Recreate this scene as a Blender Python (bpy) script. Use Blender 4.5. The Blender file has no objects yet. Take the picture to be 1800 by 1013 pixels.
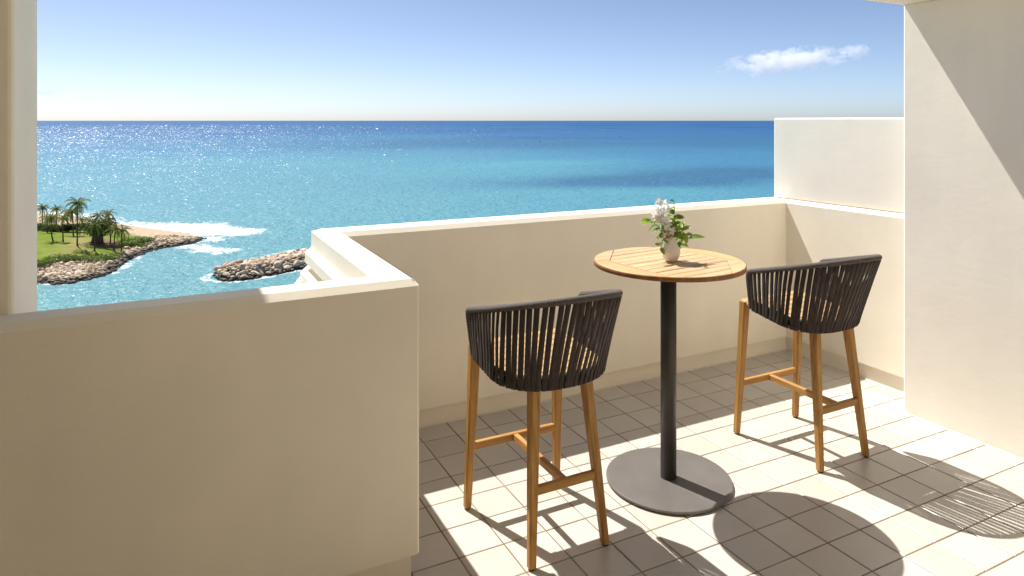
import bpy, bmesh, math, random
import numpy as np
from mathutils import Vector, Matrix, noise as mnoise

random.seed(7)
R = math.radians
PI = math.pi
sc = bpy.context.scene
COL = sc.collection

# ------------------------------------------------------------------ camera
CAM_H = 1.7491                      # eye height above the balcony floor
YAW = 0.46783                       # looking 26.8 degrees right of the sea-facing axis
FPX, CX, CY = 1197.54, 900.0, 212.0  # focal length / principal point in photo pixels
SEA_Z = CAM_H - 36.0
cam_d = bpy.data.cameras.new('camera')
cam = bpy.data.objects.new('camera', cam_d)
COL.objects.link(cam)
cam.location = (0, 0, CAM_H)
cam.rotation_euler = (R(90), 0, -YAW)
cam_d.sensor_width = 36
cam_d.lens = FPX / 1800 * 36
cam_d.shift_y = -(506.5 - CY) / 1800
cam_d.clip_start = 0.05
cam_d.clip_end = 300000
sc.camera = cam

# ------------------------------------------------------------------ sky and sun
SUN = Vector((-0.19, 0.585, 1.0)).normalized()    # towards the sun
SUN_EL = math.asin(SUN.z)
SUN_AZ = math.atan2(SUN.x, SUN.y)                 # clockwise from +Y
w = bpy.data.worlds.new('World')
sc.world = w
w.use_nodes = True
nt = w.node_tree
sky = nt.nodes.new('ShaderNodeTexSky')
sky.sky_type = 'NISHITA'
sky.sun_disc = False
sky.sun_elevation = SUN_EL
sky.sun_rotation = SUN_AZ
sky.altitude = 0
sky.air_density = 0.45
sky.dust_density = 0.7
sky.ozone_density = 0.5
bg = nt.nodes['Background']
nt.links.new(sky.outputs[0], bg.inputs[0])
bg.inputs[1].default_value = 0.096

sun_d = bpy.data.lights.new('sun', 'SUN')
sun_d.energy = 4.7
sun_d.angle = R(0.53)
sun_d.color = (1.0, 0.965, 0.905)
sun = bpy.data.objects.new('sun', sun_d)
COL.objects.link(sun)
sun.rotation_euler = (-SUN).to_track_quat('-Z', 'Y').to_euler()
sun.location = (-20, 60, 100)

vs = sc.view_settings
vs.view_transform = 'Standard'
vs.look = 'None'
vs.exposure = 0.75
vs.gamma = 1.0
vs.use_curve_mapping = False
sc.cycles.max_bounces = 14
sc.cycles.diffuse_bounces = 8
sc.cycles.volume_bounces = 12
sc.cycles.use_denoising = True


# ------------------------------------------------------------------ helpers
def ground(px, py, z):
    """world point on the level plane z seen at a photo pixel"""
    a = (px - CX) / FPX
    b = -(py - CY) / FPX
    s, c = math.sin(YAW), math.cos(YAW)
    t = (z - CAM_H) / b
    return Vector(((s + a * c) * t, (c - a * s) * t, z))


def to_px(x, y, z):
    s, c = math.sin(YAW), math.cos(YAW)
    fw = x * s + y * c
    if fw < 0.05:
        return (-9999, -9999)
    return CX + FPX * (x * c - y * s) / fw, CY + FPX * (CAM_H - z) / fw


def link(o, parent=None):
    COL.objects.link(o)
    if parent:
        o.parent = parent
    return o


def tag(o, label=None, cat=None, group=None, kind=None):
    if label: o['label'] = label
    if cat: o['category'] = cat
    if group: o['group'] = group
    if kind: o['kind'] = kind
    return o


def empty(name, loc=(0, 0, 0), rz=0.0):
    o = bpy.data.objects.new(name, None)
    o.location = loc
    o.rotation_euler = (0, 0, rz)
    o.empty_display_size = 0.1
    return link(o)


def mesh_data(name, verts, faces, mat=None, smooth=False):
    me = bpy.data.meshes.new(name)
    me.from_pydata([tuple(v) for v in verts], [], faces)
    if smooth:
        me.polygons.foreach_set('use_smooth', [True] * len(me.polygons))
    if mat: me.materials.append(mat)
    me.update()
    return me


def obj(name, me, parent=None, loc=None):
    o = bpy.data.objects.new(name, me)
    if loc is not None: o.location = loc
    return link(o, parent)


def bm_obj(name, bm, mat, parent=None, smooth=False, loc=None):
    bmesh.ops.recalc_face_normals(bm, faces=bm.faces)
    me = bpy.data.meshes.new(name)
    bm.to_mesh(me)
    bm.free()
    if smooth: me.polygons.foreach_set('use_smooth', [True] * len(me.polygons))
    if mat: me.materials.append(mat)
    return obj(name, me, parent, loc)


def prism(poly, z0, z1):
    """closed prism from a footprint polygon; returns bm, top face, top edges"""
    bm = bmesh.new()
    a = [bm.verts.new((x, y, z0)) for x, y in poly]
    b = [bm.verts.new((x, y, z1)) for x, y in poly]
    n = len(poly)
    bm.faces.new(a[::-1])
    top = bm.faces.new(b)
    for i in range(n):
        bm.faces.new((a[i], a[(i + 1) % n], b[(i + 1) % n], b[i]))
    return bm, top


def bevel(bm, edges, off, seg=1):
    bmesh.ops.bevel(bm, geom=list(edges), offset=off, segments=seg, profile=0.5, affect='EDGES', clamp_overlap=True)


def box_bm(x0, x1, y0, y1, z0, z1, bev=0.0, seg=1):
    bm, _ = prism([(x0, y0), (x1, y0), (x1, y1), (x0, y1)], z0, z1)
    if bev: bevel(bm, bm.edges, bev, seg)
    return bm


def sweep(path, section, closed=False, up=None, taper=None):
    """sweep a 2-D section [(a, b)] along 3-D points; returns verts, faces"""
    n = len(path)
    verts, faces = [], []
    m = len(section)
    for i, p in enumerate(path):
        p = Vector(p)
        t = (Vector(path[min(i + 1, n - 1)]) - Vector(path[max(i - 1, 0)])).normalized()
        u = up[i] if isinstance(up, list) else (up or Vector((0, 0, 1)))
        u = Vector(u)
        sdir = t.cross(u)
        if sdir.length < 1e-4: sdir = t.cross(Vector((0, 1, 0)))
        sdir.normalize()
        ud = sdir.cross(t).normalized()
        k = taper[i] if taper else 1.0
        for a, b in section:
            verts.append(p + sdir * a * k + ud * b * k)
    for i in range(n - 1):
        for j in range(m):
            faces.append((i * m + j, i * m + (j + 1) % m, (i + 1) * m + (j + 1) % m, (i + 1) * m + j))
    faces.append(tuple(range(m))[::-1])
    faces.append(tuple((n - 1) * m + j for j in range(m)))
    return verts, faces


def circle_sec(r, n=8, ry=None):
    return [(r * math.cos(2 * PI * i / n), (ry or r) * math.sin(2 * PI * i / n)) for i in range(n)]


def lathe(prof, n=40):
    verts, faces = [], []
    for r, z in prof:
        for i in range(n):
            a = 2 * PI * i / n
            verts.append((r * math.cos(a), r * math.sin(a), z))
    for k in range(len(prof) - 1):
        for i in range(n):
            faces.append((k * n + i, k * n + (i + 1) % n, (k + 1) * n + (i + 1) % n, (k + 1) * n + i))
    faces.append(tuple(range(n))[::-1])
    faces.append(tuple((len(prof) - 1) * n + i for i in range(n)))
    return verts, faces


# ------------------------------------------------------------------ materials
class Mat:
    def __init__(s, name):
        s.m = bpy.data.materials.new(name)
        s.m.use_nodes = True
        s.t = s.m.node_tree
        s.b = s.t.nodes['Principled BSDF']

    def n(s, typ, **kw):
        nd = s.t.nodes.new(typ)
        for k, v in kw.items():
            if k in nd.inputs: nd.inputs[k].default_value = v
            else: setattr(nd, k, v)
        return nd

    def l(s, a, b): s.t.links.new(a, b)

    def ramp(s, fac, stops):
        r = s.n('ShaderNodeValToRGB')
        el = r.color_ramp.elements
        while len(el) < len(stops): el.new(0.5)
        for e, (p, c) in zip(el, stops):
            e.position = p
            e.color = c if len(c) == 4 else (*c, 1)
        s.l(fac, r.inputs[0])
        return r.outputs[0]

    def mix(s, fac, a, b, blend='MIX'):
        m = s.n('ShaderNodeMix', data_type='RGBA', blend_type=blend)
        for sock, v in ((m.inputs[0], fac), (m.inputs[6], a), (m.inputs[7], b)):
            if isinstance(v, bpy.types.NodeSocket): s.l(v, sock)
            elif isinstance(v, (int, float)): sock.default_value = v
            else: sock.default_value = (*v, 1) if len(v) == 3 else v
        return m.outputs[2]

    def coord(s, kind='Object'):
        return s.n('ShaderNodeTexCoord').outputs[kind]

    def mapping(s, vec, scale=(1, 1, 1), rot=(0, 0, 0), loc=(0, 0, 0)):
        m = s.n('ShaderNodeMapping')
        m.inputs['Scale'].default_value = scale
        m.inputs['Rotation'].default_value = rot
        m.inputs['Location'].default_value = loc
        s.l(vec, m.inputs[0])
        return m.outputs[0]

    def noise(s, vec, scale, detail=3.0, rough=0.55, dist=0.0):
        nd = s.n('ShaderNodeTexNoise')
        nd.inputs['Scale'].default_value = scale
        nd.inputs['Detail'].default_value = detail
        nd.inputs['Roughness'].default_value = rough
        nd.inputs['Distortion'].default_value = dist
        if vec is not None: s.l(vec, nd.inputs['Vector'])
        return nd.outputs['Fac']

    def bump(s, h, strength, dist, prev=None):
        b = s.n('ShaderNodeBump')
        b.inputs['Strength'].default_value = strength
        b.inputs['Distance'].default_value = dist
        s.l(h, b.inputs['Height'])
        if prev is not None: s.l(prev, b.inputs['Normal'])
        return b.outputs[0]

    def set(s, **kw):
        for k, v in kw.items():
            sock = s.b.inputs[{'col': 'Base Color', 'rough': 'Roughness', 'spec': 'Specular IOR Level', 'metal': 'Metallic',
                               'normal': 'Normal', 'sub': 'Subsurface Weight', 'ior': 'IOR', 'alpha': 'Alpha', 'trans': 'Transmission Weight',
                               'sheen': 'Sheen Weight'}[k]]
            if isinstance(v, bpy.types.NodeSocket): s.l(v, sock)
            elif isinstance(v, tuple): sock.default_value = (*v, 1) if len(v) == 3 else v
            else: sock.default_value = v
        return s


def M_plaster(name, col, var=0.04):
    m = Mat(name)
    g = m.n('ShaderNodeNewGeometry').outputs['Position']
    big = m.noise(g, 1.3, 4, 0.6)
    streak = m.noise(m.mapping(g, (5, 5, 0.5)), 1.0, 3, 0.5)
    c0 = tuple(v * (1 - var * 1.6) for v in col)
    c1 = tuple(min(1, v * (1 + var)) for v in col)
    c = m.ramp(big, [(0.3, c0), (0.7, c1)])
    c = m.mix(m.ramp(streak, [(0.42, (0, 0, 0)), (0.75, (0.28, 0.28, 0.28))]), c, tuple(v * 0.88 for v in col))
    fine = m.noise(g, 260, 3, 0.6)
    trowel = m.noise(m.mapping(g, (1, 1, 2.2)), 9, 4, 0.6)
    n1 = m.bump(trowel, 0.2, 0.005)
    n2 = m.bump(fine, 0.35, 0.0012, n1)
    m.set(col=c, rough=0.82, spec=0.25, normal=n2)
    return m.m


MAT = {}
MAT['plaster'] = M_plaster('painted_plaster', (0.885, 0.82, 0.69))
MAT['plaster_face'] = M_plaster('painted_render', (0.88, 0.835, 0.75), 0.04)
MAT['tan'] = M_plaster('tan_render', (0.50, 0.37, 0.19))
MAT['cream'] = M_plaster('cream_render', (0.86, 0.73, 0.52))
MAT['skirting'] = M_plaster('skirting_paint', (0.82, 0.75, 0.63))


def make_tile():
    m = Mat('floor_tile')
    oi = m.n('ShaderNodeObjectInfo')
    g = m.n('ShaderNodeNewGeometry').outputs['Position']
    base = m.ramp(oi.outputs['Random'], [(0, (0.475, 0.438, 0.375)), (0.5, (0.53, 0.488, 0.425)), (1, (0.575, 0.532, 0.467))])
    cl = m.noise(g, 7, 5, 0.65)
    c = m.mix(m.ramp(cl, [(0.35, (0, 0, 0)), (0.7, (0.55, 0.55, 0.55))]), base, (0.50, 0.46, 0.40))
    spk = m.noise(g, 420, 2, 0.5)
    c = m.mix(m.ramp(spk, [(0.66, (0, 0, 0)), (0.72, (0.35, 0.35, 0.35))]), c, (0.36, 0.32, 0.27))
    r = m.n('ShaderNodeMapRange')
    m.l(cl, r.inputs[0])
    r.inputs[3].default_value = 0.24
    r.inputs[4].default_value = 0.42
    nb = m.bump(m.noise(g, 35, 4, 0.6), 0.25, 0.0015)
    nb = m.bump(m.noise(g, 500, 2, 0.6), 0.15, 0.0004, nb)
    m.set(col=c, rough=r.outputs[0], spec=0.7, normal=nb)
    return m.m


MAT['tile'] = make_tile()
m = Mat('grout')
g = m.n('ShaderNodeNewGeometry').outputs['Position']
m.set(col=m.ramp(m.noise(g, 6, 4), [(0.3, (0.14, 0.085, 0.045)), (0.75, (0.33, 0.23, 0.14))]), rough=0.95, spec=0.1)
MAT['grout'] = m.m


def make_wood(name, dark, mid, light, scale, rough=0.5, axis=2):
    m = Mat(name)
    co = m.coord('Object')
    oi = m.n('ShaderNodeObjectInfo').outputs['Random']
    off = m.n('ShaderNodeVectorMath', operation='MULTIPLY_ADD')
    cmb = m.n('ShaderNodeCombineXYZ')
    for i in range(3): m.l(oi, cmb.inputs[i])
    m.l(cmb.outputs[0], off.inputs[0])
    off.inputs[1].default_value = (13.7, 9.1, 21.3)
    m.l(co, off.inputs[2])
    st = [scale] * 3
    st[axis] = scale * 0.055
    v = m.mapping(off.outputs[0], tuple(st))
    gr = m.noise(v, 1.0, 6, 0.65, 0.35)
    c = m.ramp(gr, [(0.28, dark), (0.5, mid), (0.72, light)])
    tint = m.n('ShaderNodeMapRange')
    m.l(oi, tint.inputs[0])
    tint.inputs[3].default_value = 0.82
    tint.inputs[4].default_value = 1.06
    c = m.mix(1.0, c, m.ramp(tint.outputs[0], [(0, (0, 0, 0)), (1, (1, 1, 1))]), 'MULTIPLY')
    pore = m.noise(m.mapping(off.outputs[0], tuple(s_ * 6 for s_ in st)), 1.0, 2, 0.5)
    c = m.mix(m.ramp(pore, [(0.6, (0, 0, 0)), (0.75, (0.45, 0.45, 0.45))]), c, tuple(d * 0.6 for d in dark))
    m.set(col=c, rough=rough, spec=0.35, normal=m.bump(gr, 0.3, 0.0012))
    return m.m


MAT['teak'] = make_wood('oiled_teak', (0.25, 0.110, 0.024), (0.42, 0.215, 0.056), (0.55, 0.315, 0.095), 45)
MAT['teak_x'] = make_wood('oiled_teak_bar', (0.25, 0.110, 0.024), (0.42, 0.215, 0.056), (0.55, 0.315, 0.095), 45, 0.5, 0)
MAT['teak_y'] = make_wood('oiled_teak_rail', (0.25, 0.110, 0.024), (0.42, 0.215, 0.056), (0.55, 0.315, 0.095), 45, 0.5, 1)
MAT['teak_seat'] = make_wood('seat_teak', (0.34, 0.20, 0.09), (0.52, 0.33, 0.16), (0.63, 0.43, 0.23), 40, 0.55, 0)
MAT['teak_top'] = make_wood('tabletop_teak', (0.36, 0.21, 0.10), (0.55, 0.365, 0.195), (0.68, 0.49, 0.285), 36, 0.55, 0)
MAT['teak_rim'] = make_wood('tabletop_rim_teak', (0.40, 0.22, 0.085), (0.58, 0.365, 0.165), (0.68, 0.46, 0.23), 30, 0.55, 1)

MAT['teak_edge'] = make_wood('stained_teak_edge', (0.16, 0.062, 0.016), (0.27, 0.115, 0.030), (0.36, 0.165, 0.048), 30, 0.45, 2)
m = Mat('woven_cord')
co = m.coord('Object')
wv = m.n('ShaderNodeTexWave', wave_type='BANDS', bands_direction='DIAGONAL')
wv.inputs['Scale'].default_value = 95
wv.inputs['Distortion'].default_value = 1.2
m.l(co, wv.inputs[0])
cn = m.noise(co, 30, 3)
m.set(col=m.ramp(cn, [(0.3, (0.027, 0.0175, 0.0142)), (0.75, (0.047, 0.033, 0.0275))]), rough=0.7, spec=0.3, sheen=0.08,
      normal=m.bump(wv.outputs['Fac'], 0.5, 0.002))
MAT['cord'] = m.m
m = Mat('rope_rim_sunlit')  # paler copy of the cord; sunlight on the rim is put into the colour
co = m.coord('Object')
cn = m.noise(co, 160, 3)
m.set(col=m.ramp(cn, [(0.3, (0.070, 0.056, 0.052)), (0.75, (0.125, 0.106, 0.10))]), rough=0.8, spec=0.25, sheen=0.1, normal=m.bump(cn, 0.6, 0.002))
MAT['rope'] = m.m

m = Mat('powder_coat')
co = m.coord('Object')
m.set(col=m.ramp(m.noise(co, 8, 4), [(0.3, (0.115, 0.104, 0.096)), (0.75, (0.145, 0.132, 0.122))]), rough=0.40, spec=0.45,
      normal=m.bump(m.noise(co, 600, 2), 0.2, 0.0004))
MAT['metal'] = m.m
m = Mat('powder_coat_shaded')  # darker copy of the base coat; the post's shade is put into the colour
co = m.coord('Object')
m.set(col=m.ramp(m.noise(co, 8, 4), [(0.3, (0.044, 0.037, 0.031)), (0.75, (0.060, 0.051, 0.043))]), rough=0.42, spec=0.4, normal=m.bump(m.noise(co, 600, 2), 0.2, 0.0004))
MAT['metal_shaded'] = m.m
m = Mat('black_rubber')
m.set(col=(0.02, 0.018, 0.016), rough=0.8)
MAT['rubber'] = m.m
m = Mat('glazed_ceramic')
co = m.coord('Object')
m.set(col=m.ramp(m.noise(co, 40, 4, 0.7), [(0.35, (0.72, 0.67, 0.60)), (0.7, (0.82, 0.785, 0.73))]), rough=0.38, spec=0.45,
      normal=m.bump(m.noise(co, 90, 3), 0.2, 0.001))
MAT['ceramic'] = m.m


def leaf_mat(name, a, b, trans=0.25):
    m = Mat(name)
    oi = m.n('ShaderNodeObjectInfo').outputs['Random']
    co = m.coord('Object')
    f = m.n('ShaderNodeMath', operation='MULTIPLY_ADD')
    m.l(m.noise(co, 30, 2), f.inputs[0])
    f.inputs[1].default_value = 0.5
    m.l(oi, f.inputs[2])
    c = m.ramp(f.outputs[0], [(0.15, a), (1.2, b)])
    m.set(col=c, rough=0.42, spec=0.4)
    tr = m.n('ShaderNodeBsdfTranslucent')
    m.l(c, tr.inputs[0])
    mx = m.n('ShaderNodeMixShader')
    mx.inputs[0].default_value = trans
    m.l(m.b.outputs[0], mx.inputs[1])
    m.l(tr.outputs[0], mx.inputs[2])
    m.l(mx.outputs[0], m.t.nodes['Material Output'].inputs[0])
    return m.m


MAT['leaf'] = leaf_mat('vase_leaf', (0.060, 0.16, 0.014), (0.27, 0.42, 0.035), 0.38)
MAT['petal'] = leaf_mat('white_petal', (0.86, 0.855, 0.82), (0.90, 0.895, 0.87), 0.4)
MAT['petal_pink'] = leaf_mat('blush_petal', (0.72, 0.52, 0.40), (0.78, 0.62, 0.50), 0.3)
m = Mat('green_stem')
m.set(col=(0.07, 0.13, 0.03), rough=0.6)
MAT['stem'] = m.m

# ------------------------------------------------------------------ balcony structure
WT = 1.147           # parapet top
YR, XS = 3.683, 4.195   # rear / side parapet inner faces
YF, XT = 2.468, 0.855   # front parapet inner face, return inner face
RX = 3.945           # tall right wall face
CE_Y, CE_Z = 2.597, 2.44  # ceiling edge and height
XL, YB = -2.6, -1.6  # left wall and rear facade planes

# floor bed (grout) and the tiles
P = 0.2
PY = 0.19946
GX0, GY0 = 2.24016, 3.5253
bm = box_bm(XL, 4.4, YB, 3.80, -0.30, -0.0028)
floor = bm_obj('floor', bm, MAT['grout'])
tag(floor, kind='structure')


def tile_mesh(x0, x1, y0, y1, name='tile'):
    gap = 0.0028
    x0 += gap; x1 -= gap; y0 += gap; y1 -= gap
    cx, cy = (x0 + x1) / 2, (y0 + y1) / 2
    e = 0.0022
    V, F = [], []
    for (ax, bx, ay, by, z) in ((x0, x1, y0, y1, -0.012), (x0, x1, y0, y1, -0.0016), (x0 + e, x1 - e, y0 + e, y1 - e, 0.0)):
        V += [(ax - cx, ay - cy, z), (bx - cx, ay - cy, z), (bx - cx, by - cy, z), (ax - cx, by - cy, z)]
    for k in (0, 4):
        for i in range(4): F.append((k + i, k + (i + 1) % 4, k + 4 + (i + 1) % 4, k + 4 + i))
    F.append((8, 9, 10, 11))
    return V, F, (cx, cy)


full = None
rest_v, rest_f = [], []
rng = random.Random(3)
for i in range(-26, 12):
    for j in range(-27, 2):
        x0, x1 = GX0 + i * P, GX0 + (i + 1) * P
        y0, y1 = GY0 + (j - 1) * PY, GY0 + j * PY
        y0, y1 = y0 + 0, y1 + 0
        if j == 1: y1 = 3.70
        x1c, y1c = min(x1, 4.215), min(y1, 3.70)
        x0c, y0c = max(x0, XL), max(y0, YB)
        if x1c - x0c < 0.02 or y1c - y0c < 0.02: continue
        mx, my = (x0c + x1c) / 2, (y0c + y1c) / 2
        if my > 2.56 and mx < 0.80: continue
        if mx > RX + 0.05 and my < 2.5: continue
        V, F, c = tile_mesh(x0c, x1c, y0c, y1c)
        vis = False
        for qx in (x0c, x1c):
            for qy in (y0c, y1c):
                p = to_px(qx, qy, 0)
                if 728 < p[0] < 1805 and p[1] < 1016: vis = True
        if vis:
            whole = abs((x1c - x0c) - P) < 1e-6 and abs((y1c - y0c) - PY) < 1e-6
            if whole:
                if full is None: full = mesh_data('tile', V, F, MAT['tile'])
                me = full
            else:
                me = mesh_data('tile', V, F, MAT['tile'])
            o = obj('tile', me, floor, (c[0], c[1], rng.uniform(-0.0006, 0.0004)))
            o.rotation_euler = (rng.gauss(0, 0.0016), rng.gauss(0, 0.0016), rng.gauss(0, 0.002))
        else:
            k = len(rest_v)
            rest_v += [(v[0] + c[0], v[1] + c[1], v[2]) for v in V]
            rest_f += [tuple(q + k for q in f) for f in F]
o = obj('tile', mesh_data('tile', rest_v, rest_f, MAT['tile']), floor)
o['kind'] = 'stuff'

# L-shaped parapet: footprint inner line, then outer line
foot = [(XL, YF), (XT - 0.010, YF), (XT, YF + 0.010), (XT, YR), (XS, YR), (XS, 2.60),
        (4.47, 2.60), (4.47, YR + 0.175), (0.760, YR + 0.175), (0.695, YR + 0.11), (0.695, YF + 0.126), (XL, YF + 0.126)]
par = empty('parapet_wall', (0.8, 2.55, 0))
tag(par, 'long white rendered parapet stepping around the balcony in front of the sea', 'wall')


def local(o, root):
    o.parent = root
    o.matrix_parent_inverse = Matrix.Translation(-Vector(root.location))
    return o


ch = 0.025                           # chamfer along the inner edge of the cap
cap = [(XL, YF + ch), (XT - 0.010 - ch * 0.414, YF + ch), (XT - ch, YF + 0.010 + ch * 0.414), (XT - ch, YR + ch), (XS + ch, YR + ch), (XS + ch, 2.60)] + foot[6:]
bm = bmesh.new()
rings = [[bm.verts.new((x, y, z)) for x, y in pl_] for pl_, z in ((foot, 0.105), (foot, WT - ch), (cap, WT))]
nf_ = len(foot)
bm.faces.new(rings[0][::-1])
bm.faces.new(rings[2])
for k in range(2):
    for i in range(nf_):
        bm.faces.new((rings[k][i], rings[k][(i + 1) % nf_], rings[k + 1][(i + 1) % nf_], rings[k + 1][i]))
local(bm_obj('wall', bm, MAT['plaster']), par)
# recessed skirting under the render edge, one strip per run of wall
for nm, (x0, x1, y0, y1) in {'front': (XL, XT - 0.02, YF + 0.045, YF + 0.12), 'return': (0.70, XT - 0.018, YF + 0.125, YR + 0.10),
                             'rear': (XT - 0.018, XS + 0.018, YR + 0.015, YR + 0.10), 'side': (XS + 0.018, 4.46, 2.61, YR + 0.10)}.items():
    local(bm_obj('skirting', box_bm(x0, x1, y0, y1, -0.02, 0.106), MAT['skirting']), par)
# thin cement fillet where the skirting meets the tiles
m = Mat('cement_bead')
g = m.n('ShaderNodeNewGeometry').outputs['Position']
m.set(col=m.ramp(m.noise(g, 20, 4), [(0.3, (0.62, 0.54, 0.42)), (0.7, (0.74, 0.68, 0.57))]), rough=0.9)
MAT['bead'] = m.m
for (a, b) in (((XT, YR + 0.013), (XS + 0.016, YR + 0.013)), ((XS + 0.016, 2.61), (XS + 0.016, YR + 0.012)), ((RX - 0.002, YB), (RX - 0.002, CE_Y))):
    d = Vector((b[0] - a[0], b[1] - a[1], 0)); L = d.length; d.normalize()
    n_ = Vector((d.y, -d.x, 0)) if a[0] != b[0] else Vector((-1, 0, 0))
    if a[1] == b[1]: n_ = Vector((0, -1, 0))
    A, B = Vector((*a, 0)), Vector((*b, 0))
    V = [A, A + n_ * 0.007, A + Vector((0, 0, 0.006)), B, B + n_ * 0.007, B + Vector((0, 0, 0.006))]
    o = obj('cement_fillet', mesh_data('cement_fillet', V, [(0, 1, 4, 3), (1, 2, 5, 4), (0, 3, 5, 2), (0, 2, 1), (3, 4, 5)], MAT['bead']))
    if a[0] < RX - 0.01 or a[0] > RX + 0.05: local(o, par)
    else: bead_wall = o
# stepped string course on the outside of the parapet
for (e, z0, z1) in ((0.035, 0.985, 1.05), (0.060, 0.895, 0.945), (0.092, 0.82, 0.885)):
    bm = bmesh.new()
    poly = [(0.70, YF + 0.30 * 0), (0.695 - e, YF + 0.13), (0.695 - e, YR + 0.10), (0.755 - e, YR + 0.18 + e), (4.47, YR + 0.18 + e), (4.47, YR + 0.10), (0.75, YR + 0.10), (0.75, YF + 0.13)]
    poly = poly[1:]
    bm, top = prism(poly, z0, z1)
    bevel(bm, [x for x in top.edges], 0.012)
    local(bm_obj('string_course', bm, MAT['plaster']), par)
for (x0, x1, y0, y1) in ((0.70, 4.46, YR + 0.125, YR + 0.155), (0.70, 0.73, YF + 0.13, YR + 0.124)):
    local(bm_obj('outer_apron', box_bm(x0, x1, y0, y1, -1.4, 0.104), MAT['plaster_face']), par)

# raised screen wall standing on the side parapet
scr = bm_obj('screen_wall', None or box_bm(XS + 0.040, 4.465, 2.602, YR + 0.155, WT + 0.004, 1.768, 0.010, 2), MAT['plaster_face'])
tag(scr, 'low white screen wall standing on the parapet top beside the tall right wall', 'wall')

# tall right wall
rw = empty('side_wall', (RX, 1.0, 0))
tag(rw, 'tall white wall at the right, half in sun and half in shade', 'wall')
bm, top = prism([(RX, YB), (RX + 0.7, YB), (RX + 0.7, CE_Y), (RX + 0.012, CE_Y), (RX, CE_Y - 0.012)], -0.02, CE_Z)
local(bm_obj('wall', bm, MAT['plaster_face']), rw)
local(bead_wall, rw)

# ceiling slab over the terrace; unseen rear gap added to let sun in
bm = box_bm(XL - 0.2, 4.9, 1.80, CE_Y, CE_Z + 0.002, CE_Z + 0.34, 0.008)
bm2, _ = prism([(XL - 0.2, YB - 0.2), (1.1, YB - 0.2), (1.1, 1.799), (XL - 0.2, 1.799)], CE_Z + 0.002, CE_Z + 0.34)
tmp = bpy.data.meshes.new('tmp')
bm2.to_mesh(tmp)
bm2.free()
bm.from_mesh(tmp)
bpy.data.meshes.remove(tmp)
ceil = bm_obj('ceiling', bm, MAT['plaster'])
tag(ceil, kind='structure')

# outer column, and an unseen slab added overhead to shade the left cap
colm = bm_obj('column', box_bm(-0.865, -0.431, 2.612, 3.055, -6.0, 3.4, 0.016, 3), MAT['plaster'])
tag(colm, 'tall white square column outside the parapet at the left edge', 'column')
slab = bm_obj('shade_slab', box_bm(-4.5, -0.295, 3.5, 4.6, 4.003, 4.30, 0.01), MAT['plaster'])
tag(slab, kind='structure')

# unseen rear facade and left wall, placed and toned to steer the warm bounce
fac = empty('facade_wall', (0, YB, 0))
tag(fac, 'unseen tan and cream building wall behind the viewer, toned to bounce sunlight', 'wall')
for (x0, x1, z0, z1) in ((XL, -0.6, -0.02, CE_Z), (2.6, RX - 0.002, -0.02, CE_Z), (-0.6, 2.6, 2.15, CE_Z)):
    local(bm_obj('wall', box_bm(x0, x1, YB - 0.2, YB, z0, z1), MAT['tan' if x0 < -1 else 'cream']), fac)
m = Mat('door_cream_bounce')
m.set(col=(0.84, 0.74, 0.56), rough=0.2, spec=0.5)  # opaque cream door stand-in, brightened to bounce sunlight
MAT['door_cream'] = m.m
for x0 in (-0.6, 1.0):
    d = local(bm_obj('bounce_panel', box_bm(x0 + 0.004, x0 + 1.596, YB - 0.10, YB - 0.06, 0.0, 2.148), MAT['door_cream']), fac)
lw = bm_obj('end_wall', box_bm(XL - 0.2, XL - 0.002, YB, YF + 0.126, -0.02, CE_Z), MAT['tan'])
tag(lw, 'unseen tan wall beyond the left edge, darkened to hold back bounce', 'wall')

# the hotel tower below the terrace
tw = bm_obj('hotel_tower', box_bm(-30, 30, -16, 2.45, SEA_Z + 1, -0.31), MAT['plaster_face'])
tag(tw, 'cream hotel tower below the terrace', 'building')


# ------------------------------------------------------------------ bar stools
def ring(a, yf, ys, yr, zf, zr, n=2.4, N=40, zp=1.0):
    pts = []
    for k in range(8): pts.append((-a, yf - (yf - ys) * k / 8))
    for k in range(N + 1):
        t = PI * k / N
        c, s = math.cos(t), math.sin(t)
        pts.append((-a * math.copysign(abs(c) ** (2 / n), c), ys - (ys - yr) * abs(s) ** (2 / n)))
    for k in range(7, -1, -1): pts.append((a, yf - (yf - ys) * k / 8))
    out = []
    for x, y in pts:
        k = max(0, (yf - y) / (yf - yr)) ** zp
        out.append(Vector((x, y, zf + (zr - zf) * k)))
    return out


def resample(pts, n, t0=0.0, t1=1.0):
    L = [0]
    for a, b in zip(pts, pts[1:]): L.append(L[-1] + (b - a).length)
    res = []
    for k in range(n):
        s = (t0 + (t1 - t0) * k / (n - 1)) * L[-1]
        i = 0
        while i < len(L) - 2 and L[i + 1] < s: i += 1
        f = (s - L[i]) / max(1e-9, L[i + 1] - L[i])
        res.append(pts[i].lerp(pts[i + 1], f))
    return res


TOP = ring(0.285, 0.115, -0.06, -0.368, 0.935, 1.062)
BOT = ring(0.258, 0.115, -0.05, -0.232, 0.738, 0.684)
MID = ring(0.262, 0.12, -0.05, -0.245, 0.772, 0.725)


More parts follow.
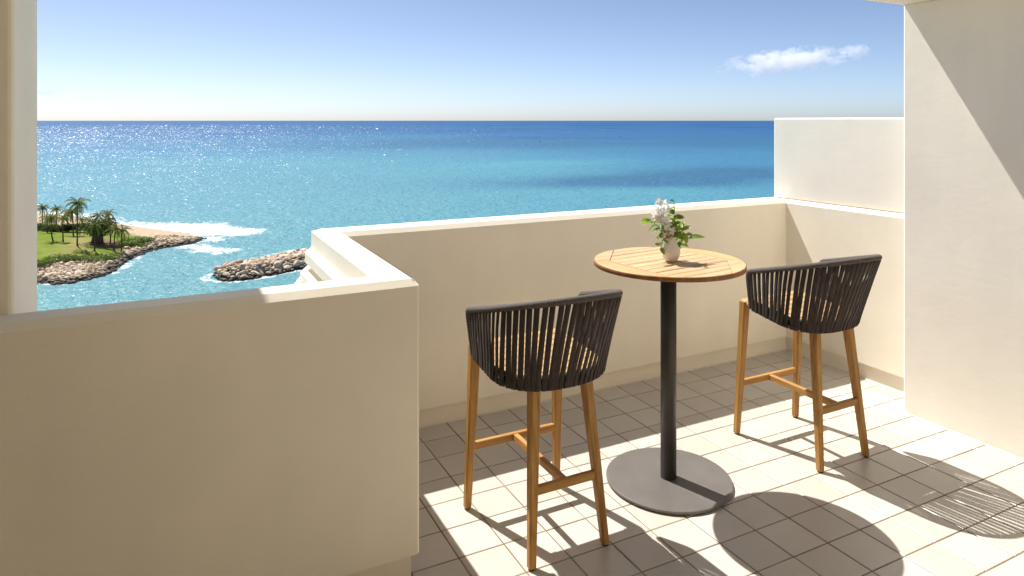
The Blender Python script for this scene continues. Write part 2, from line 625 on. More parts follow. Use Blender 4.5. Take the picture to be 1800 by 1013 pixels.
def leg_mesh(p0, p1, w0, w1):
    """square leg from floor point p0 to top p1, chamfered, tapering to the foot"""
    q = []
    for w in (w0, w1):
        h = w / 2
        c = h * 0.32
        q.append([(h, -h + c), (h, h - c), (h - c, h), (-h + c, h), (-h, h - c), (-h, -h + c), (-h + c, -h), (h - c, -h)])
    V, F = [], []
    n = 8
    lv = [(0.0, 0.80), (0.006, 1.0), (1.0, 1.0)]
    d = Vector(p1) - Vector(p0)
    for f, k in lv:
        c = Vector(p0) + d * f
        for a, b in zip(q[0], q[1]):
            x = (a[0] * (1 - f) + b[0] * f) * k
            y = (a[1] * (1 - f) + b[1] * f) * k
            V.append((c.x + x, c.y + y, c.z))
    for k in range(2):
        for i in range(n): F.append((k * n + i, k * n + (i + 1) % n, (k + 1) * n + (i + 1) % n, (k + 1) * n + i))
    F.append(tuple(range(n))[::-1])
    F.append(tuple(2 * n + i for i in range(n)))
    return V, F


def make_stool(loc, label):
    t = empty('bar_stool', loc)
    tag(t, label, 'bar stool', 'bar stools at the high table')
    legs = [((-0.232, 0.247, 0.006), (-0.214, 0.205, 0.748)), ((0.232, 0.247, 0.006), (0.214, 0.205, 0.748)),
            ((-0.172, -0.250, 0.006), (-0.122, -0.178, 0.700)), ((0.172, -0.250, 0.006), (0.122, -0.178, 0.700))]
    for p0, p1 in legs:
        lg = obj('leg', mesh_data('leg', *leg_mesh(p0, p1, 0.031, 0.047), MAT['teak']), t)
        V, F = lathe([(0.010, 0.0), (0.0125, 0.001), (0.0125, 0.0075)], 12)
        obj('glide', mesh_data('glide', V, F, MAT['rubber']), lg, (p0[0], p0[1], 0.0))

    def at(i, z):
        a, b = Vector(legs[i][0]), Vector(legs[i][1])
        return a.lerp(b, (z - a.z) / (b.z - a.z))
    zb = 0.285
    for i, j in ((0, 1), (2, 3)):
        a, b = at(i, zb), at(j, zb)
        bm = box_bm(a.x + 0.012, b.x - 0.012, a.y - 0.012, a.y + 0.012, zb - 0.017, zb + 0.017, 0.003)
        obj_ = bm_obj('stretcher', bm, MAT['teak_x'], t)
    a, b = at(0, zb), at(2, zb)
    bm_obj('footrest_bar', box_bm(-0.0125, 0.0125, b.y + 0.0125, a.y - 0.0125, zb - 0.0165, zb + 0.0165, 0.003), MAT['teak_y'], t)
    # seat: frame and slats
    st = empty('seat')
    st.parent = t

    def half(y):
        if y > 0.11: return 0.232 - max(0, y - 0.20) * 0.4
        best = 0.2
        for p, q in zip(MID, MID[1:]):
            if p.x <= 0 and min(p.y, q.y) <= y <= max(p.y, q.y): best = min(0.24, abs(p.x) - 0.012)
        return best

    def seat_z(y): return 0.755 + (y - 0.23) * 0.10
    n = 8
    ys = [0.232 - k * (0.232 + 0.205) / n for k in range(n + 1)]
    for k in range(n):
        y1, y0 = ys[k], ys[k + 1] + 0.005
        h0, h1 = half(y0), half(y1)
        V = []
        for dz in (-0.016, 0.0):
            V += [(-h0, y0, seat_z(y0) + dz), (h0, y0, seat_z(y0) + dz), (h1, y1, seat_z(y1) + dz), (-h1, y1, seat_z(y1) + dz)]
        F = [(3, 2, 1, 0), (4, 5, 6, 7), (0, 1, 5, 4), (1, 2, 6, 5), (2, 3, 7, 6), (3, 0, 4, 7)]
        bm = bmesh.new()
        bv = [bm.verts.new(v) for v in V]
        for f in F: bm.faces.new([bv[q] for q in f])
        bevel(bm, bm.edges, 0.0025)
        bm_obj('slat', bm, MAT['teak_seat'], st)
    for (x0, x1) in ((-0.205, -0.165), (0.165, 0.205)):
        V, F = sweep([(x0 * 0.5 + x1 * 0.5, 0.215, 0.728), ((x0 + x1) * 0.33, -0.165, 0.690)], [(-0.016, -0.018), (0.016, -0.018), (0.016, 0.018), (-0.016, 0.018)])
        obj('seat_rail', mesh_data('seat_rail', V, F, MAT['teak_y']), st)
    # woven basket back: rope-wound rim, lower hoops, and the cords
    bk = empty('backrest')
    bk.parent = t
    rimp = resample(TOP, 70)
    # arm ends turn down
    e0, e1 = rimp[0], rimp[-1]
    b0, b1 = BOT[0], BOT[-1]
    pathp = [b0.lerp(e0, k / 5) for k in range(5)] + [e0.lerp(b0, 0.06) + Vector((0, -0.004, 0)), e0 + Vector((0, -0.012, 0.001))] + rimp[1:-1] + \
            [e1 + Vector((0, -0.012, 0.001)), e1.lerp(b1, 0.06) + Vector((0, -0.004, 0))] + [e1.lerp(b1, 1 - k / 5) for k in range(4, -1, -1)]
    # rope-wound ridges as geometry along the rim
    fine = resample(pathp, 520)
    tp = [1.0 + 0.045 * math.sin(k * PI * 0.5) for k in range(len(fine))]
    ups = [Vector((p.x * 0.2, p.y * 0.2, 1)).normalized() if 30 < i < 490 else Vector((0, 1, 0.2)) for i, p in enumerate(fine)]
    V, F = sweep(fine, circle_sec(0.0142, 10), up=ups, taper=tp)
    obj('rim', mesh_data('rim', V, F, MAT['rope'], True), bk)
    V, F = sweep(resample(MID, 60), circle_sec(0.006, 8))
    obj('inner_hoop', mesh_data('inner_hoop', V, F, MAT['metal'], True), bk)
    V, F = sweep(resample(BOT, 60), circle_sec(0.008, 8))
    obj('lower_hoop', mesh_data('lower_hoop', V, F, MAT['metal'], True), bk)
    N = 44
    rs = random.Random(int(loc[0] * 100))
    tt = resample(TOP, N + 2)[1:-1]
    bb = resample(BOT, N + 2)[1:-1]
    mm = resample(MID, N + 2)[1:-1]
    for k in range(N):
        a, b = tt[k], bb[k]
        j = rs.uniform(-0.003, 0.003)
        nx = (Vector((a.x, a.y - (-0.02), 0))).normalized()
        if abs(a.y) < 0.2 and abs(a.x) > 0.25: nx = Vector((math.copysign(1, a.x), 0, 0))
        tang = Vector((-nx.y, nx.x, 0))
        a = a + tang * j
        b = b + tang * rs.uniform(-0.005, 0.005)
        nb = nx
        c_ = mm[k]
        path = [a + nx * 0.002 - Vector((0, 0, 0.004)), a + nx * 0.0065 - Vector((0, 0, 0.016))]
        for q in (0.3, 0.55, 0.8): path.append(a.lerp(b, q) + nx * (0.0085 + 0.002 * math.sin(q * PI) * rs.uniform(0.0, 1.2)))
        path += [b + nx * 0.011 + Vector((0, 0, 0.004)), b + nx * 0.009 - Vector((0, 0, 0.008)), b - Vector((0, 0, 0.0115)), b - nx * 0.009 - Vector((0, 0, 0.006)),
                 c_ - nx * 0.010 - Vector((0, 0, 0.010)), c_ - nx * 0.004 + Vector((0, 0, 0.010)), c_ + nx * 0.008 + Vector((0, 0, 0.002))]
        ups = [nx] * 6 + [(nx - Vector((0, 0, 1))).normalized(), Vector((0, 0, -1)), (-nx - Vector((0, 0, 1))).normalized(), -nx, Vector((0, 0, 1)), nx]
        wid = 0.0114
        tp = [1, 1, 1, 1.03, 1.05, 1.07, 1.07, 1.07, 1.07, 1.05, 1.0, 0.95]
        V, F = sweep(path, [(-wid, 0), (-wid * 0.72, 0.0028), (wid * 0.72, 0.0028), (wid, 0), (wid * 0.72, -0.0028), (-wid * 0.72, -0.0028)], up=ups, taper=tp)
        obj('cord', mesh_data('cord', V, F, MAT['cord'], True), bk)
    return t


make_stool((1.437, 2.585, 0), 'bar stool left of the table, nearer the front parapet corner')
make_stool((3.070, 2.585, 0), 'bar stool right of the table, beside the tall right wall')

# ------------------------------------------------------------------ table
TX, TY, TZ = 2.170, 2.610, 1.07
tb = empty('bar_table', (TX, TY, 0), R(6))
tag(tb, 'round high bar table with slatted teak top on a dark grey pedestal', 'table')
V, F = lathe([(0.285, 0.0), (0.285, 0.006), (0.296, 0.006), (0.300, 0.008), (0.300, 0.016), (0.298, 0.0185), (0.294, 0.0195), (0.0, 0.0195)], 96)
o = obj('base', mesh_data('base', V, F, MAT['metal']), tb)
V, F = lathe([(0.038, 0.0195), (0.038, TZ - 0.045)], 48)
o = obj('post', mesh_data('post', V, F, MAT['metal_shaded'], False), tb)
o.data.polygons.foreach_set('use_smooth', [len(p.vertices) == 4 for p in o.data.polygons])
V, F = lathe([(0.16, TZ - 0.045), (0.16, TZ - 0.036), (0.0, TZ - 0.036)], 48)
obj('top_plate', mesh_data('top_plate', V, F, MAT['metal']), tb)
RT = 0.357


def clip(poly, nx, ny, d):
    """keep nx*x + ny*y <= d"""
    out = []
    for i in range(len(poly)):
        a, b = poly[i], poly[(i + 1) % len(poly)]
        fa, fb = nx * a[0] + ny * a[1] - d, nx * b[0] + ny * b[1] - d
        if fa <= 0: out.append(a)
        if fa * fb < 0:
            t = fa / (fa - fb)
            out.append((a[0] + (b[0] - a[0]) * t, a[1] + (b[1] - a[1]) * t))
    return out


disc = [(RT * math.cos(2 * PI * k / 120), RT * math.sin(2 * PI * k / 120)) for k in range(120)]
DX, DD, GAP = 0.243, 0.392 / math.sqrt(2), 0.0018
s2 = 1 / math.sqrt(2)
topo = empty('tabletop')
topo.parent = tb


def top_piece(name, poly, mat, z1=TZ, z0=TZ - 0.022):
    if len(poly) < 3: return
    area = sum(a[0] * b[1] - b[0] * a[1] for a, b in zip(poly, poly[1:] + poly[:1])) / 2
    if area < 0.0004: return
    cl = []
    for q in poly:
        if not cl or math.hypot(q[0] - cl[-1][0], q[1] - cl[-1][1]) > 0.006: cl.append(q)
    if math.hypot(cl[0][0] - cl[-1][0], cl[0][1] - cl[-1][1]) < 0.006: cl.pop()
    poly = cl
    bm, top = prism(poly, z0, z1)
    bmesh.ops.remove_doubles(bm, verts=bm.verts, dist=1e-5)
    bevel(bm, [e for e in bm.edges if e.verts[0].co.z > z1 - 1e-5 and e.verts[1].co.z > z1 - 1e-5], 0.0022)
    bm_obj(name, bm, mat, topo)


yc = 0.392 - DX                      # octagon corner on the side edge
lc = math.hypot(DX, yc)
for sx, sy in ((1, -1), (-1, 1)):
    p = clip(disc, -sx * s2, -sy * s2, -DD - GAP / 2)
    p = clip(p, sx * yc / lc, -sy * DX / lc, -GAP / 2)
    top_piece('rim_segment', p, MAT['teak_top'])
for sx in (1, -1):
    p = clip(disc, -sx, 0, -DX - GAP / 2)
    p = clip(p, -sx * yc / lc, -sx * DX / lc, -GAP / 2)
    top_piece('rim_segment', p, MAT['teak_rim'])
ns = 11
sw = 2 * RT / ns
for k in range(ns):
    y0, y1 = -RT + k * sw, -RT + (k + 1) * sw
    p = clip(clip(disc, 0, 1, y1 - GAP), 0, -1, -y0 - GAP)
    p = clip(clip(p, 1, 0, DX - GAP / 2), -1, 0, DX - GAP / 2)
    for sx, sy in ((1, -1), (-1, 1)): p = clip(p, sx * s2, sy * s2, DD - GAP / 2)
    top_piece('slat', p, MAT['teak_top'], TZ - 0.0005 * (k % 3))
V, F = lathe([(RT - 0.03, TZ - 0.030), (RT - 0.03, TZ - 0.0215), (0, TZ - 0.0215)], 64)
obj('underframe', mesh_data('underframe', V, F, MAT['rubber']), topo)
V, F = [], []
for r, z in ((RT - 0.004, TZ - 0.0235), (RT + 0.0028, TZ - 0.0225), (RT + 0.0030, TZ - 0.0035), (RT + 0.0008, TZ - 0.0015), (RT - 0.004, TZ - 0.0025)):
    for k in range(120): V.append((r * math.cos(2 * PI * k / 120), r * math.sin(2 * PI * k / 120), z))
for j in range(4):
    for k in range(120): F.append((j * 120 + k, j * 120 + (k + 1) % 120, (j + 1) * 120 + (k + 1) % 120, (j + 1) * 120 + k))
obj('edge_band', mesh_data('edge_band', V, F, MAT['teak_edge'], True), topo)

# ------------------------------------------------------------------ vase and sprigs
VX, VY = 2.170, 2.592
CR = Vector((math.cos(YAW), -math.sin(YAW), 0))   # to the right as seen
CF = Vector((math.sin(YAW), math.cos(YAW), 0))    # away
prof = [(0.0, 0.002), (0.026, 0.0), (0.030, 0.003), (0.038, 0.018), (0.0435, 0.034), (0.0445, 0.046), (0.042, 0.060), (0.036, 0.074), (0.0285, 0.087), (0.0225, 0.099),
        (0.0195, 0.110), (0.0195, 0.116), (0.0175, 0.1165), (0.0155, 0.112), (0.016, 0.09), (0.02, 0.07), (0.0, 0.065)]
pts = []
for (r0, z0), (r1, z1) in zip(prof, prof[1:]):
    for k in range(6):
        f = k / 6
        z = z0 + (z1 - z0) * f
        r = r0 + (r1 - r0) * f
        pts.append((max(0.0005, r + (0.0006 * math.sin(z * 1400) if 0.01 < z < 0.105 and r > 0.02 else 0)), z))
vase = obj('vase', mesh_data('vase', *lathe(pts, 40), MAT['ceramic'], True), None, (VX, VY, TZ + 0.0005))
tag(vase, 'small ribbed off-white ceramic vase on the table', 'vase')


def leaf_md(L, W, curl, mat, seed):
    rr = random.Random(seed)
    n = 6
    V, F = [], []
    for i in range(n + 1):
        f = i / n
        wv = W * (math.sin(PI * min(1, f * 0.97 + 0.03)) ** 0.8) * (1 - 0.35 * f) / 2
        z = -curl * L * f * f
        V += [(f * L, -wv, z + wv * 0.35), (f * L, 0, z), (f * L, wv, z + wv * 0.35)]
    for i in range(n):
        k = i * 3
        F += [(k, k + 3, k + 4, k + 1), (k + 1, k + 4, k + 5, k + 2)]
    return mesh_data('leaf', V, F, mat, True)


LEAVES = [leaf_md(1.0, 0.62, 0.25, MAT['leaf'], 1), leaf_md(1.0, 0.48, 0.45, MAT['leaf'], 2), leaf_md(1.0, 0.55, 0.05, MAT['leaf'], 3)]
mouth = Vector((VX, VY, TZ + 0.108))


def orient(o, d, up=Vector((0, 0, 1))):
    d = d.normalized()
    y = up.cross(d)
    if y.length < 1e-3: y = Vector((0, 1, 0))
    y.normalize()
    z = d.cross(y)
    o.rotation_euler = Matrix((d, y, z)).transposed().to_euler()


def sprig(name, label, cat, pts, leaf_n, leaf_len, seed, kind='leaf'):
    rr = random.Random(seed)
    root = empty(name, mouth)
    tag(root, label, cat)
    path = [Vector((0, 0, -0.075)), Vector((0, 0, 0))] + [CR * a + CF * b + Vector((0, 0, c)) for a, b, c in pts]
    sm = resample(path, 14)
    V, F = sweep(sm, circle_sec(0.0016, 6), taper=[1.2 - 0.05 * i for i in range(14)])
    obj('stem', mesh_data('stem', V, F, MAT['stem'], True), root)
    for k in range(leaf_n):
        f = 0.42 + 0.58 * (k + 0.5) / leaf_n
        i = min(12, int(f * 13))
        p = sm[i].lerp(sm[i + 1], f * 13 - i)
        t = (sm[i + 1] - sm[i]).normalized()
        side = t.cross(Vector((rr.uniform(-1, 1), rr.uniform(-1, 1), rr.uniform(-0.4, 0.4)))).normalized()
        d = (side * 0.9 + t * rr.uniform(0.2, 0.8) + CR * rr.uniform(-0.3, 0.3)).normalized()
        o = obj('leaf', rr.choice(LEAVES), root, p)
        s = leaf_len * rr.uniform(0.85, 1.45)
        o.scale = (s, s, s)
        orient(o, d, (Vector((0, 0, 1)) + CF * -0.8 + CR * rr.uniform(-0.5, 0.5)).normalized())
    return root, sm, rr


def petals_md(seed, mat, n=5):
    rr = random.Random(seed)
    V, F = [], []
    for k in range(n):
        a = 2 * PI * k / n + rr.uniform(-0.2, 0.2)
        L, W = rr.uniform(0.85, 1.1), rr.uniform(0.5, 0.75)
        ca, sa = math.cos(a), math.sin(a)
        b = len(V)
        prof = [(0.05, 0.08, 0), (0.35, 0.8, 0.25), (0.75, 1.0, 0.38), (1.0, 0.45, 0.32)]
        for f, wd, z in prof:
            for s in (-1, 0, 1):
                x, y = f * L, s * W * 0.5 * wd
                V.append((x * ca - y * sa, x * sa + y * ca, z * L + 0.12 * abs(s) * rr.uniform(0.5, 1.5)))
        for i in range(3):
            q = b + i * 3
            F += [(q, q + 3, q + 4, q + 1), (q + 1, q + 4, q + 5, q + 2)]
    return mesh_data('flower', V, F, mat, True)


FL = [petals_md(k, MAT['petal'], 5 + k % 2) for k in range(4)]
FP = petals_md(9, MAT['petal_pink'], 5)
for lbl, pts in (('white blossom spray standing tallest in the vase', [(-0.016, 0, 0.05), (-0.036, 0.004, 0.115), (-0.052, 0, 0.178)]),
                 ('white blossom spray leaning left in the vase', [(-0.02, -0.01, 0.05), (-0.05, -0.015, 0.09), (-0.085, -0.01, 0.13)])):
    root, sm, rr = sprig('flower_spray', lbl, 'flowers', pts, 0, 0, len(lbl))
    tall = 'tallest' in lbl
    for k in range(46 if tall else 18):
        f = rr.uniform(0.45 if tall else 0.6, 1.0)
        i = min(12, int(f * 13))
        p = sm[i].lerp(sm[i + 1], f * 13 - i)
        d = Vector((rr.gauss(0, 1), rr.gauss(0, 1), rr.gauss(0, 0.8))).normalized()
        rad = 0.030 if tall else 0.016
        q = p + d * rad * rr.uniform(0.3, 1.0)
        o = obj('flower', rr.choice(FL), root, q)
        s = rr.uniform(0.014, 0.022)
        o.scale = (s, s, s)
        dd = (d - CF * 0.5)
        o.rotation_euler = dd.to_track_quat('Z', 'Y').to_euler()
root, sm, rr = sprig('flower_spray', 'small blush blossoms drooping over the vase lip at the left', 'flowers', [(-0.012, -0.014, 0.018), (-0.028, -0.024, 0.018), (-0.042, -0.026, 0.010)], 0, 0, 91)
for k in range(6):
    p = sm[7 + k]
    o = obj('flower', FP if k % 3 else FL[0], root, p + Vector((rr.gauss(0, .005), rr.gauss(0, .005), rr.gauss(0, .004))))
    s = rr.uniform(0.013, 0.02)
    o.scale = (s, s, s)
    o.rotation_euler = (Vector((rr.gauss(0, .5), rr.gauss(0, .5), 0.6)) - CF).to_track_quat('Z', 'Y').to_euler()
SP = [('upright leafy green sprig rising at the right of the vase', [(0.008, 0.0, 0.06), (0.018, 0.004, 0.12), (0.018, 0, 0.18)], 13, 0.038),
      ('leafy green sprig reaching left from the vase', [(-0.03, -0.004, 0.035), (-0.065, -0.006, 0.06), (-0.112, 0, 0.10)], 11, 0.046),
      ('short dense green sprig at the middle of the bouquet', [(0.004, -0.012, 0.03), (0.010, -0.014, 0.06), (0.02, -0.01, 0.10)], 15, 0.040),
      ('leafy green sprig arching right and drooping past the vase', [(0.022, -0.01, 0.035), (0.048, -0.012, 0.045), (0.088, -0.012, 0.0)], 11, 0.050),
      ('thin green sprig hanging down left of the vase', [(-0.018, -0.012, 0.025), (-0.038, -0.016, 0.015), (-0.053, -0.016, -0.045)], 9, 0.034),
      ('broad-leaved green sprig behind the blossoms', [(-0.01, 0.02, 0.04), (-0.025, 0.03, 0.08), (-0.02, 0.03, 0.12)], 11, 0.042),
      ('small green sprig drooping beside the vase belly at the right', [(0.018, 0.012, 0.02), (0.040, 0.012, 0.010), (0.050, 0.012, -0.05)], 8, 0.036)]
for k, (lb, pts, n, L) in enumerate(SP): sprig('leafy_sprig', lb, 'foliage', pts, n, L, 40 + k)

# ------------------------------------------------------------------ sea
def vnoise(x, y, seed=0):
    xi, yi = np.floor(x).astype(np.int64), np.floor(y).astype(np.int64)
    xf, yf = x - xi, y - yi
    u, v = xf * xf * (3 - 2 * xf), yf * yf * (3 - 2 * yf)

    def h(a, b):
        n = (a * 374761393 + b * 668265263 + seed * 974711) & 0xFFFFFFFF
        n = ((n ^ (n >> 13)) * 1274126177) & 0xFFFFFFFF
        return ((n ^ (n >> 16)) & 0xFFFF) / 65535.0
    return (h(xi, yi) * (1 - u) + h(xi + 1, yi) * u) * (1 - v) + (h(xi, yi + 1) * (1 - u) + h(xi + 1, yi + 1) * u) * v


def fbm(x, y, oct=4, seed=0):
    s, a, t = 0.0, 0.5, 0.0
    for k in range(oct):
        s = s + a * vnoise(x * 2 ** k, y * 2 ** k, seed + k)
        t += a
        a *= 0.5
    return s / t


def seg_dist(x, y, pts):
    best = np.full(x.shape, 1e9)
    for a, b in zip(pts, pts[1:]):
        ax, ay, bx, by = a[0], a[1], b[0], b[1]
        dx, dy = bx - ax, by - ay
        t = np.clip(((x - ax) * dx + (y - ay) * dy) / max(1e-9, dx * dx + dy * dy), 0, 1)
        best = np.minimum(best, np.hypot(x - ax - t * dx, y - ay - t * dy))
    return best


def inside(x, y, poly):
    r = np.zeros(x.shape, bool)
    n = len(poly)
    for i in range(n):
        x0, y0 = poly[i][0], poly[i][1]
        x1, y1 = poly[(i + 1) % n][0], poly[(i + 1) % n][1]
        c = ((y0 > y) != (y1 > y)) & (x < (x1 - x0) * (y - y0) / (y1 - y0 + 1e-12) + x0)
        r ^= c
    return r


def G(p, z=SEA_Z): return tuple(ground(p[0], p[1], z))[:2]


near_shore = [G(p) for p in ((-160, 530), (-60, 512), (20, 502), (68, 498), (110, 499), (150, 492), (180, 484), (198, 472), (215, 460), (235, 450), (262, 441), (300, 433), (335, 428), (354, 420))]
far_shore = [G(p) for p in ((354, 420), (330, 411), (300, 407), (270, 403), (240, 399), (212, 394), (180, 388), (140, 382), (100, 377), (60, 374), (0, 370), (-160, 362))]
shore = near_shore + far_shore[1:]
bw_axis = [G(p) for p in ((414, 484), (445, 480), (480, 472.5), (520, 464.5), (560, 456), (620, 443))]

rad = list(np.arange(60, 120, 8)) + list(np.arange(120, 330, 1.1))
r_ = 330.0
while r_ < 120000:
    r_ *= 1.022
    rad.append(r_)
rad = [2.0, 20.0, 40.0] + rad
th = list(np.radians(np.concatenate([np.arange(-180, -24, 6.0), np.arange(-24, 32, 0.17), np.arange(32, 66, 1.0), np.arange(66, 180, 6.0)])))
th = np.array(th)
rad = np.array(rad)
TH, RA = np.meshgrid(th, rad)
sx, sy = RA * np.sin(TH), RA * np.cos(TH)
nr, na = RA.shape
fw = sx * math.sin(YAW) + sy * math.cos(YAW)
rt = sx * math.cos(YAW) - sy * math.sin(YAW)
lat = rt / np.maximum(fw, 1)
# water tint: sand-bottomed shallows, then darker patches, then deep water
deff = np.maximum(RA, 1) * (1 + 1.5 * np.clip(lat + 0.10, 0, 1.2))
q = np.log(deff / 150) / np.log(9000 / 150)
q = q + 0.10 * (fbm(sx / 420 + 3, sy / 900, 4, 11) - 0.5) + 0.05 * (fbm(sx / 90, sy / 140, 3, 5) - 0.5)
stops = [(0.0, (0.145, 0.345, 0.36)), (0.16, (0.132, 0.335, 0.385)), (0.33, (0.108, 0.30, 0.39)), (0.45, (0.072, 0.235, 0.375)), (0.62, (0.038, 0.155, 0.325)), (0.85, (0.022, 0.130, 0.30)), (1.0, (0.020, 0.120, 0.285))]
qq = np.clip(q, 0, 1)
wc = np.stack([np.interp(qq, [s[0] for s in stops], [s[1][k] for s in stops]) for k in range(3)], -1)
# darker areas and lighter sandy bands offshore
dark_area = np.clip((fbm(sx / 260 + 9, sy / 420 + 2, 4, 23) - 0.52) * 5, 0, 1) * np.clip((RA - 280) / 250, 0, 1) * np.clip((lat + 0.35) * 2.2, 0, 1)
sand = np.clip((fbm(sx / 330 + 1, sy / 300 + 7, 4, 31) - 0.55) * 5, 0, 1) * np.clip((RA - 330) / 150, 0, 1) * np.clip((2600 - RA) / 1500, 0, 1)
wc = wc * (1 - 0.42 * dark_area[..., None] * np.array([1, 0.8, 0.45]))
wc = wc + 0.35 * sand[..., None] * (np.array([0.065, 0.27, 0.33]) - wc)
PX = CX + FPX * rt / np.maximum(fw, 1)
PYy = CY + FPX * 36.0 / np.maximum(fw, 1)
wob = 22 * (fbm(sx / 130, sy / 200, 3, 71) - 0.5)


def patch(px, py, wx_, wy_, ang=0.0):
    u = (PX - px) / wx_
    v = (PYy + wob * wy_ / 12 - py - ang * (PX - px)) / wy_
    return np.clip(np.exp(-u * u - v * v) * 1.5, 0, 1)[..., None]


DARK, PALE = np.array([0.040, 0.150, 0.265]), np.array([0.125, 0.355, 0.40])  # tints for patches darker and paler than the water around
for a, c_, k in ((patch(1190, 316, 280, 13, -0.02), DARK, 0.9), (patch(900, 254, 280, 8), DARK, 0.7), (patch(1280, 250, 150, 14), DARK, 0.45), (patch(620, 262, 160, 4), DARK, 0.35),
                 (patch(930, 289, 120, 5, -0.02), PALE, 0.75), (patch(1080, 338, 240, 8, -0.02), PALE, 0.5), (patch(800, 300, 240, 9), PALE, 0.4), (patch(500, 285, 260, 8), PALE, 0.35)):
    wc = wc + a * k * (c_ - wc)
wc = wc * np.array([0.55, 0.68, 0.73])
# foam: surf on the outer beach, around the tip, lace along the rocks
dn = seg_dist(sx, sy, near_shore)
df = seg_dist(sx, sy, far_shore)
db = seg_dist(sx, sy, bw_axis)
n1 = fbm(sx / 7, sy / 7, 4, 41)
n2 = fbm(sx / 2.4, sy / 2.4, 3, 51)
foam = np.clip(1.4 - df / (5 + 14 * n1), 0, 1) * 0.85
surf = [G(p) for p in ((245, 402), (290, 398), (335, 399), (372, 404), (400, 407), (412, 409))]
foam = np.maximum(foam, np.clip(1.55 - seg_dist(sx, sy, surf) / (4 + 12 * n1), 0, 1))
surf2 = [G(p) for p in ((335, 432), (365, 440), (392, 441))]
foam = np.maximum(foam, 0.9 * np.clip(1.4 - seg_dist(sx, sy, surf2) / (3 + 6 * n1), 0, 1))
surf3 = [G(p) for p in ((440, 462), (480, 455), (520, 444), (560, 437))]
foam = np.maximum(foam, 0.95 * np.clip(1.4 - seg_dist(sx, sy, surf3) / (2.5 + 5 * n1), 0, 1))
foam = np.maximum(foam, 0.8 * np.clip(1.2 - dn / (0.8 + 2.6 * n1), 0, 1))
surf4 = [G(p) for p in ((200, 480), (222, 466), (250, 452))]
foam = np.maximum(foam, 0.75 * np.clip(1.3 - seg_dist(sx, sy, surf4) / (1.2 + 3.4 * n1), 0, 1))
foam = np.maximum(foam, 0.8 * np.clip(1.3 - np.abs(db - 6.5) / (0.9 + 1.6 * n1), 0, 1) * (db < 10))
sz = SEA_Z + np.where(RA < 900, 0.10 * (n2 - 0.5) + 0.35 * (fbm(sx / 16, sy / 11, 2, 61) - 0.5), 0)
V = np.stack([sx, sy, sz], -1).reshape(-1, 3)
idx = np.arange(nr * na).reshape(nr, na)
A = idx[:-1, :]
B = idx[1:, :]
A2, B2 = np.roll(A, -1, 1), np.roll(B, -1, 1)
F = np.stack([A, A2, B2, B], -1).reshape(-1, 4)
me = bpy.data.meshes.new('water')
me.from_pydata(V.tolist(), [], F.tolist())
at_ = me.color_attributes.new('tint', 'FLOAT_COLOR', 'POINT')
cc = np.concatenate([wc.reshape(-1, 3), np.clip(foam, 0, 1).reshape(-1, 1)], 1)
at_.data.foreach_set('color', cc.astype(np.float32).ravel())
me.polygons.foreach_set('use_smooth', [True] * len(me.polygons))

m = Mat('sea_water')
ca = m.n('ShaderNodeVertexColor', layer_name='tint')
g = m.n('ShaderNodeNewGeometry').outputs['Position']
lace = m.ramp(m.noise(m.mapping(g, (1, 0.6, 1)), 0.42, 8, 0.78, 0.9), [(0.22, (0, 0, 0)), (0.78, (1, 1, 1))])
fth = m.n('ShaderNodeMath', operation='MULTIPLY_ADD')
m.l(ca.outputs['Alpha'], fth.inputs[0])
fth.inputs[1].default_value = 0.62
m.l(lace, fth.inputs[2])
fmask = m.ramp(fth.outputs[0], [(0.88, (0, 0, 0)), (1.02, (0.5, 0.5, 0.5)), (1.3, (1, 1, 1))])
rip = m.noise(m.mapping(g, (1, 0.8, 1), (0, 0, 0.3)), 0.06, 5, 0.65)
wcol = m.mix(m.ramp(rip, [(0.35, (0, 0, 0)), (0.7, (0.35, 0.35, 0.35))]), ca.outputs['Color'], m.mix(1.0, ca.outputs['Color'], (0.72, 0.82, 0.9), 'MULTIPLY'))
fcol = m.ramp(m.noise(m.mapping(g, (1, 0.6, 1)), 0.9, 6, 0.75), [(0.3, (0.42, 0.47, 0.48)), (0.6, (0.72, 0.735, 0.74))])
colr = m.mix(fmask, wcol, fcol)
w1 = m.noise(m.mapping(g, (1, 0.75, 1), (0, 0, 0.25)), 0.55, 4, 0.62, 0.4)
w2 = m.noise(m.mapping(g, (1, 0.8, 1), (0, 0, -0.35)), 0.16, 3, 0.5, 0.3)
nb = m.bump(w2, 1.0, 1.3)
nb = m.bump(w1, 1.0, 0.9, nb)
rr_ = m.ramp(fmask, [(0, (0.10, 0.10, 0.10)), (1, (0.8, 0.8, 0.8))])
m.t.nodes.remove(m.b)
dif = m.n('ShaderNodeBsdfDiffuse')
m.l(colr, dif.inputs['Color'])
m.l(nb, dif.inputs['Normal'])
glo = m.n('ShaderNodeBsdfGlossy')
glo.inputs['Roughness'].default_value = 0.30
m.l(nb, glo.inputs['Normal'])
fre = m.n('ShaderNodeFresnel')
fre.inputs['IOR'].default_value = 1.33
m.l(nb, fre.inputs['Normal'])
fmn = m.n('ShaderNodeMath', operation='MINIMUM')
m.l(fre.outputs[0], fmn.inputs[0])
fmn.inputs[1].default_value = 0.12
fmu = m.n('ShaderNodeMix', data_type='FLOAT')
m.l(fmask, fmu.inputs[0])
m.l(fmn.outputs[0], fmu.inputs[2])
fmu.inputs[3].default_value = 0.0
mxs = m.n('ShaderNodeMixShader')
m.l(fmu.outputs[0], mxs.inputs[0])
m.l(dif.outputs[0], mxs.inputs[1])
m.l(glo.outputs[0], mxs.inputs[2])
m.l(mxs.outputs[0], m.t.nodes['Material Output'].inputs[0])
me.materials.append(m.m)
MAT['sea'] = m.m
sea = obj('water', me)
tag(sea, kind='structure')

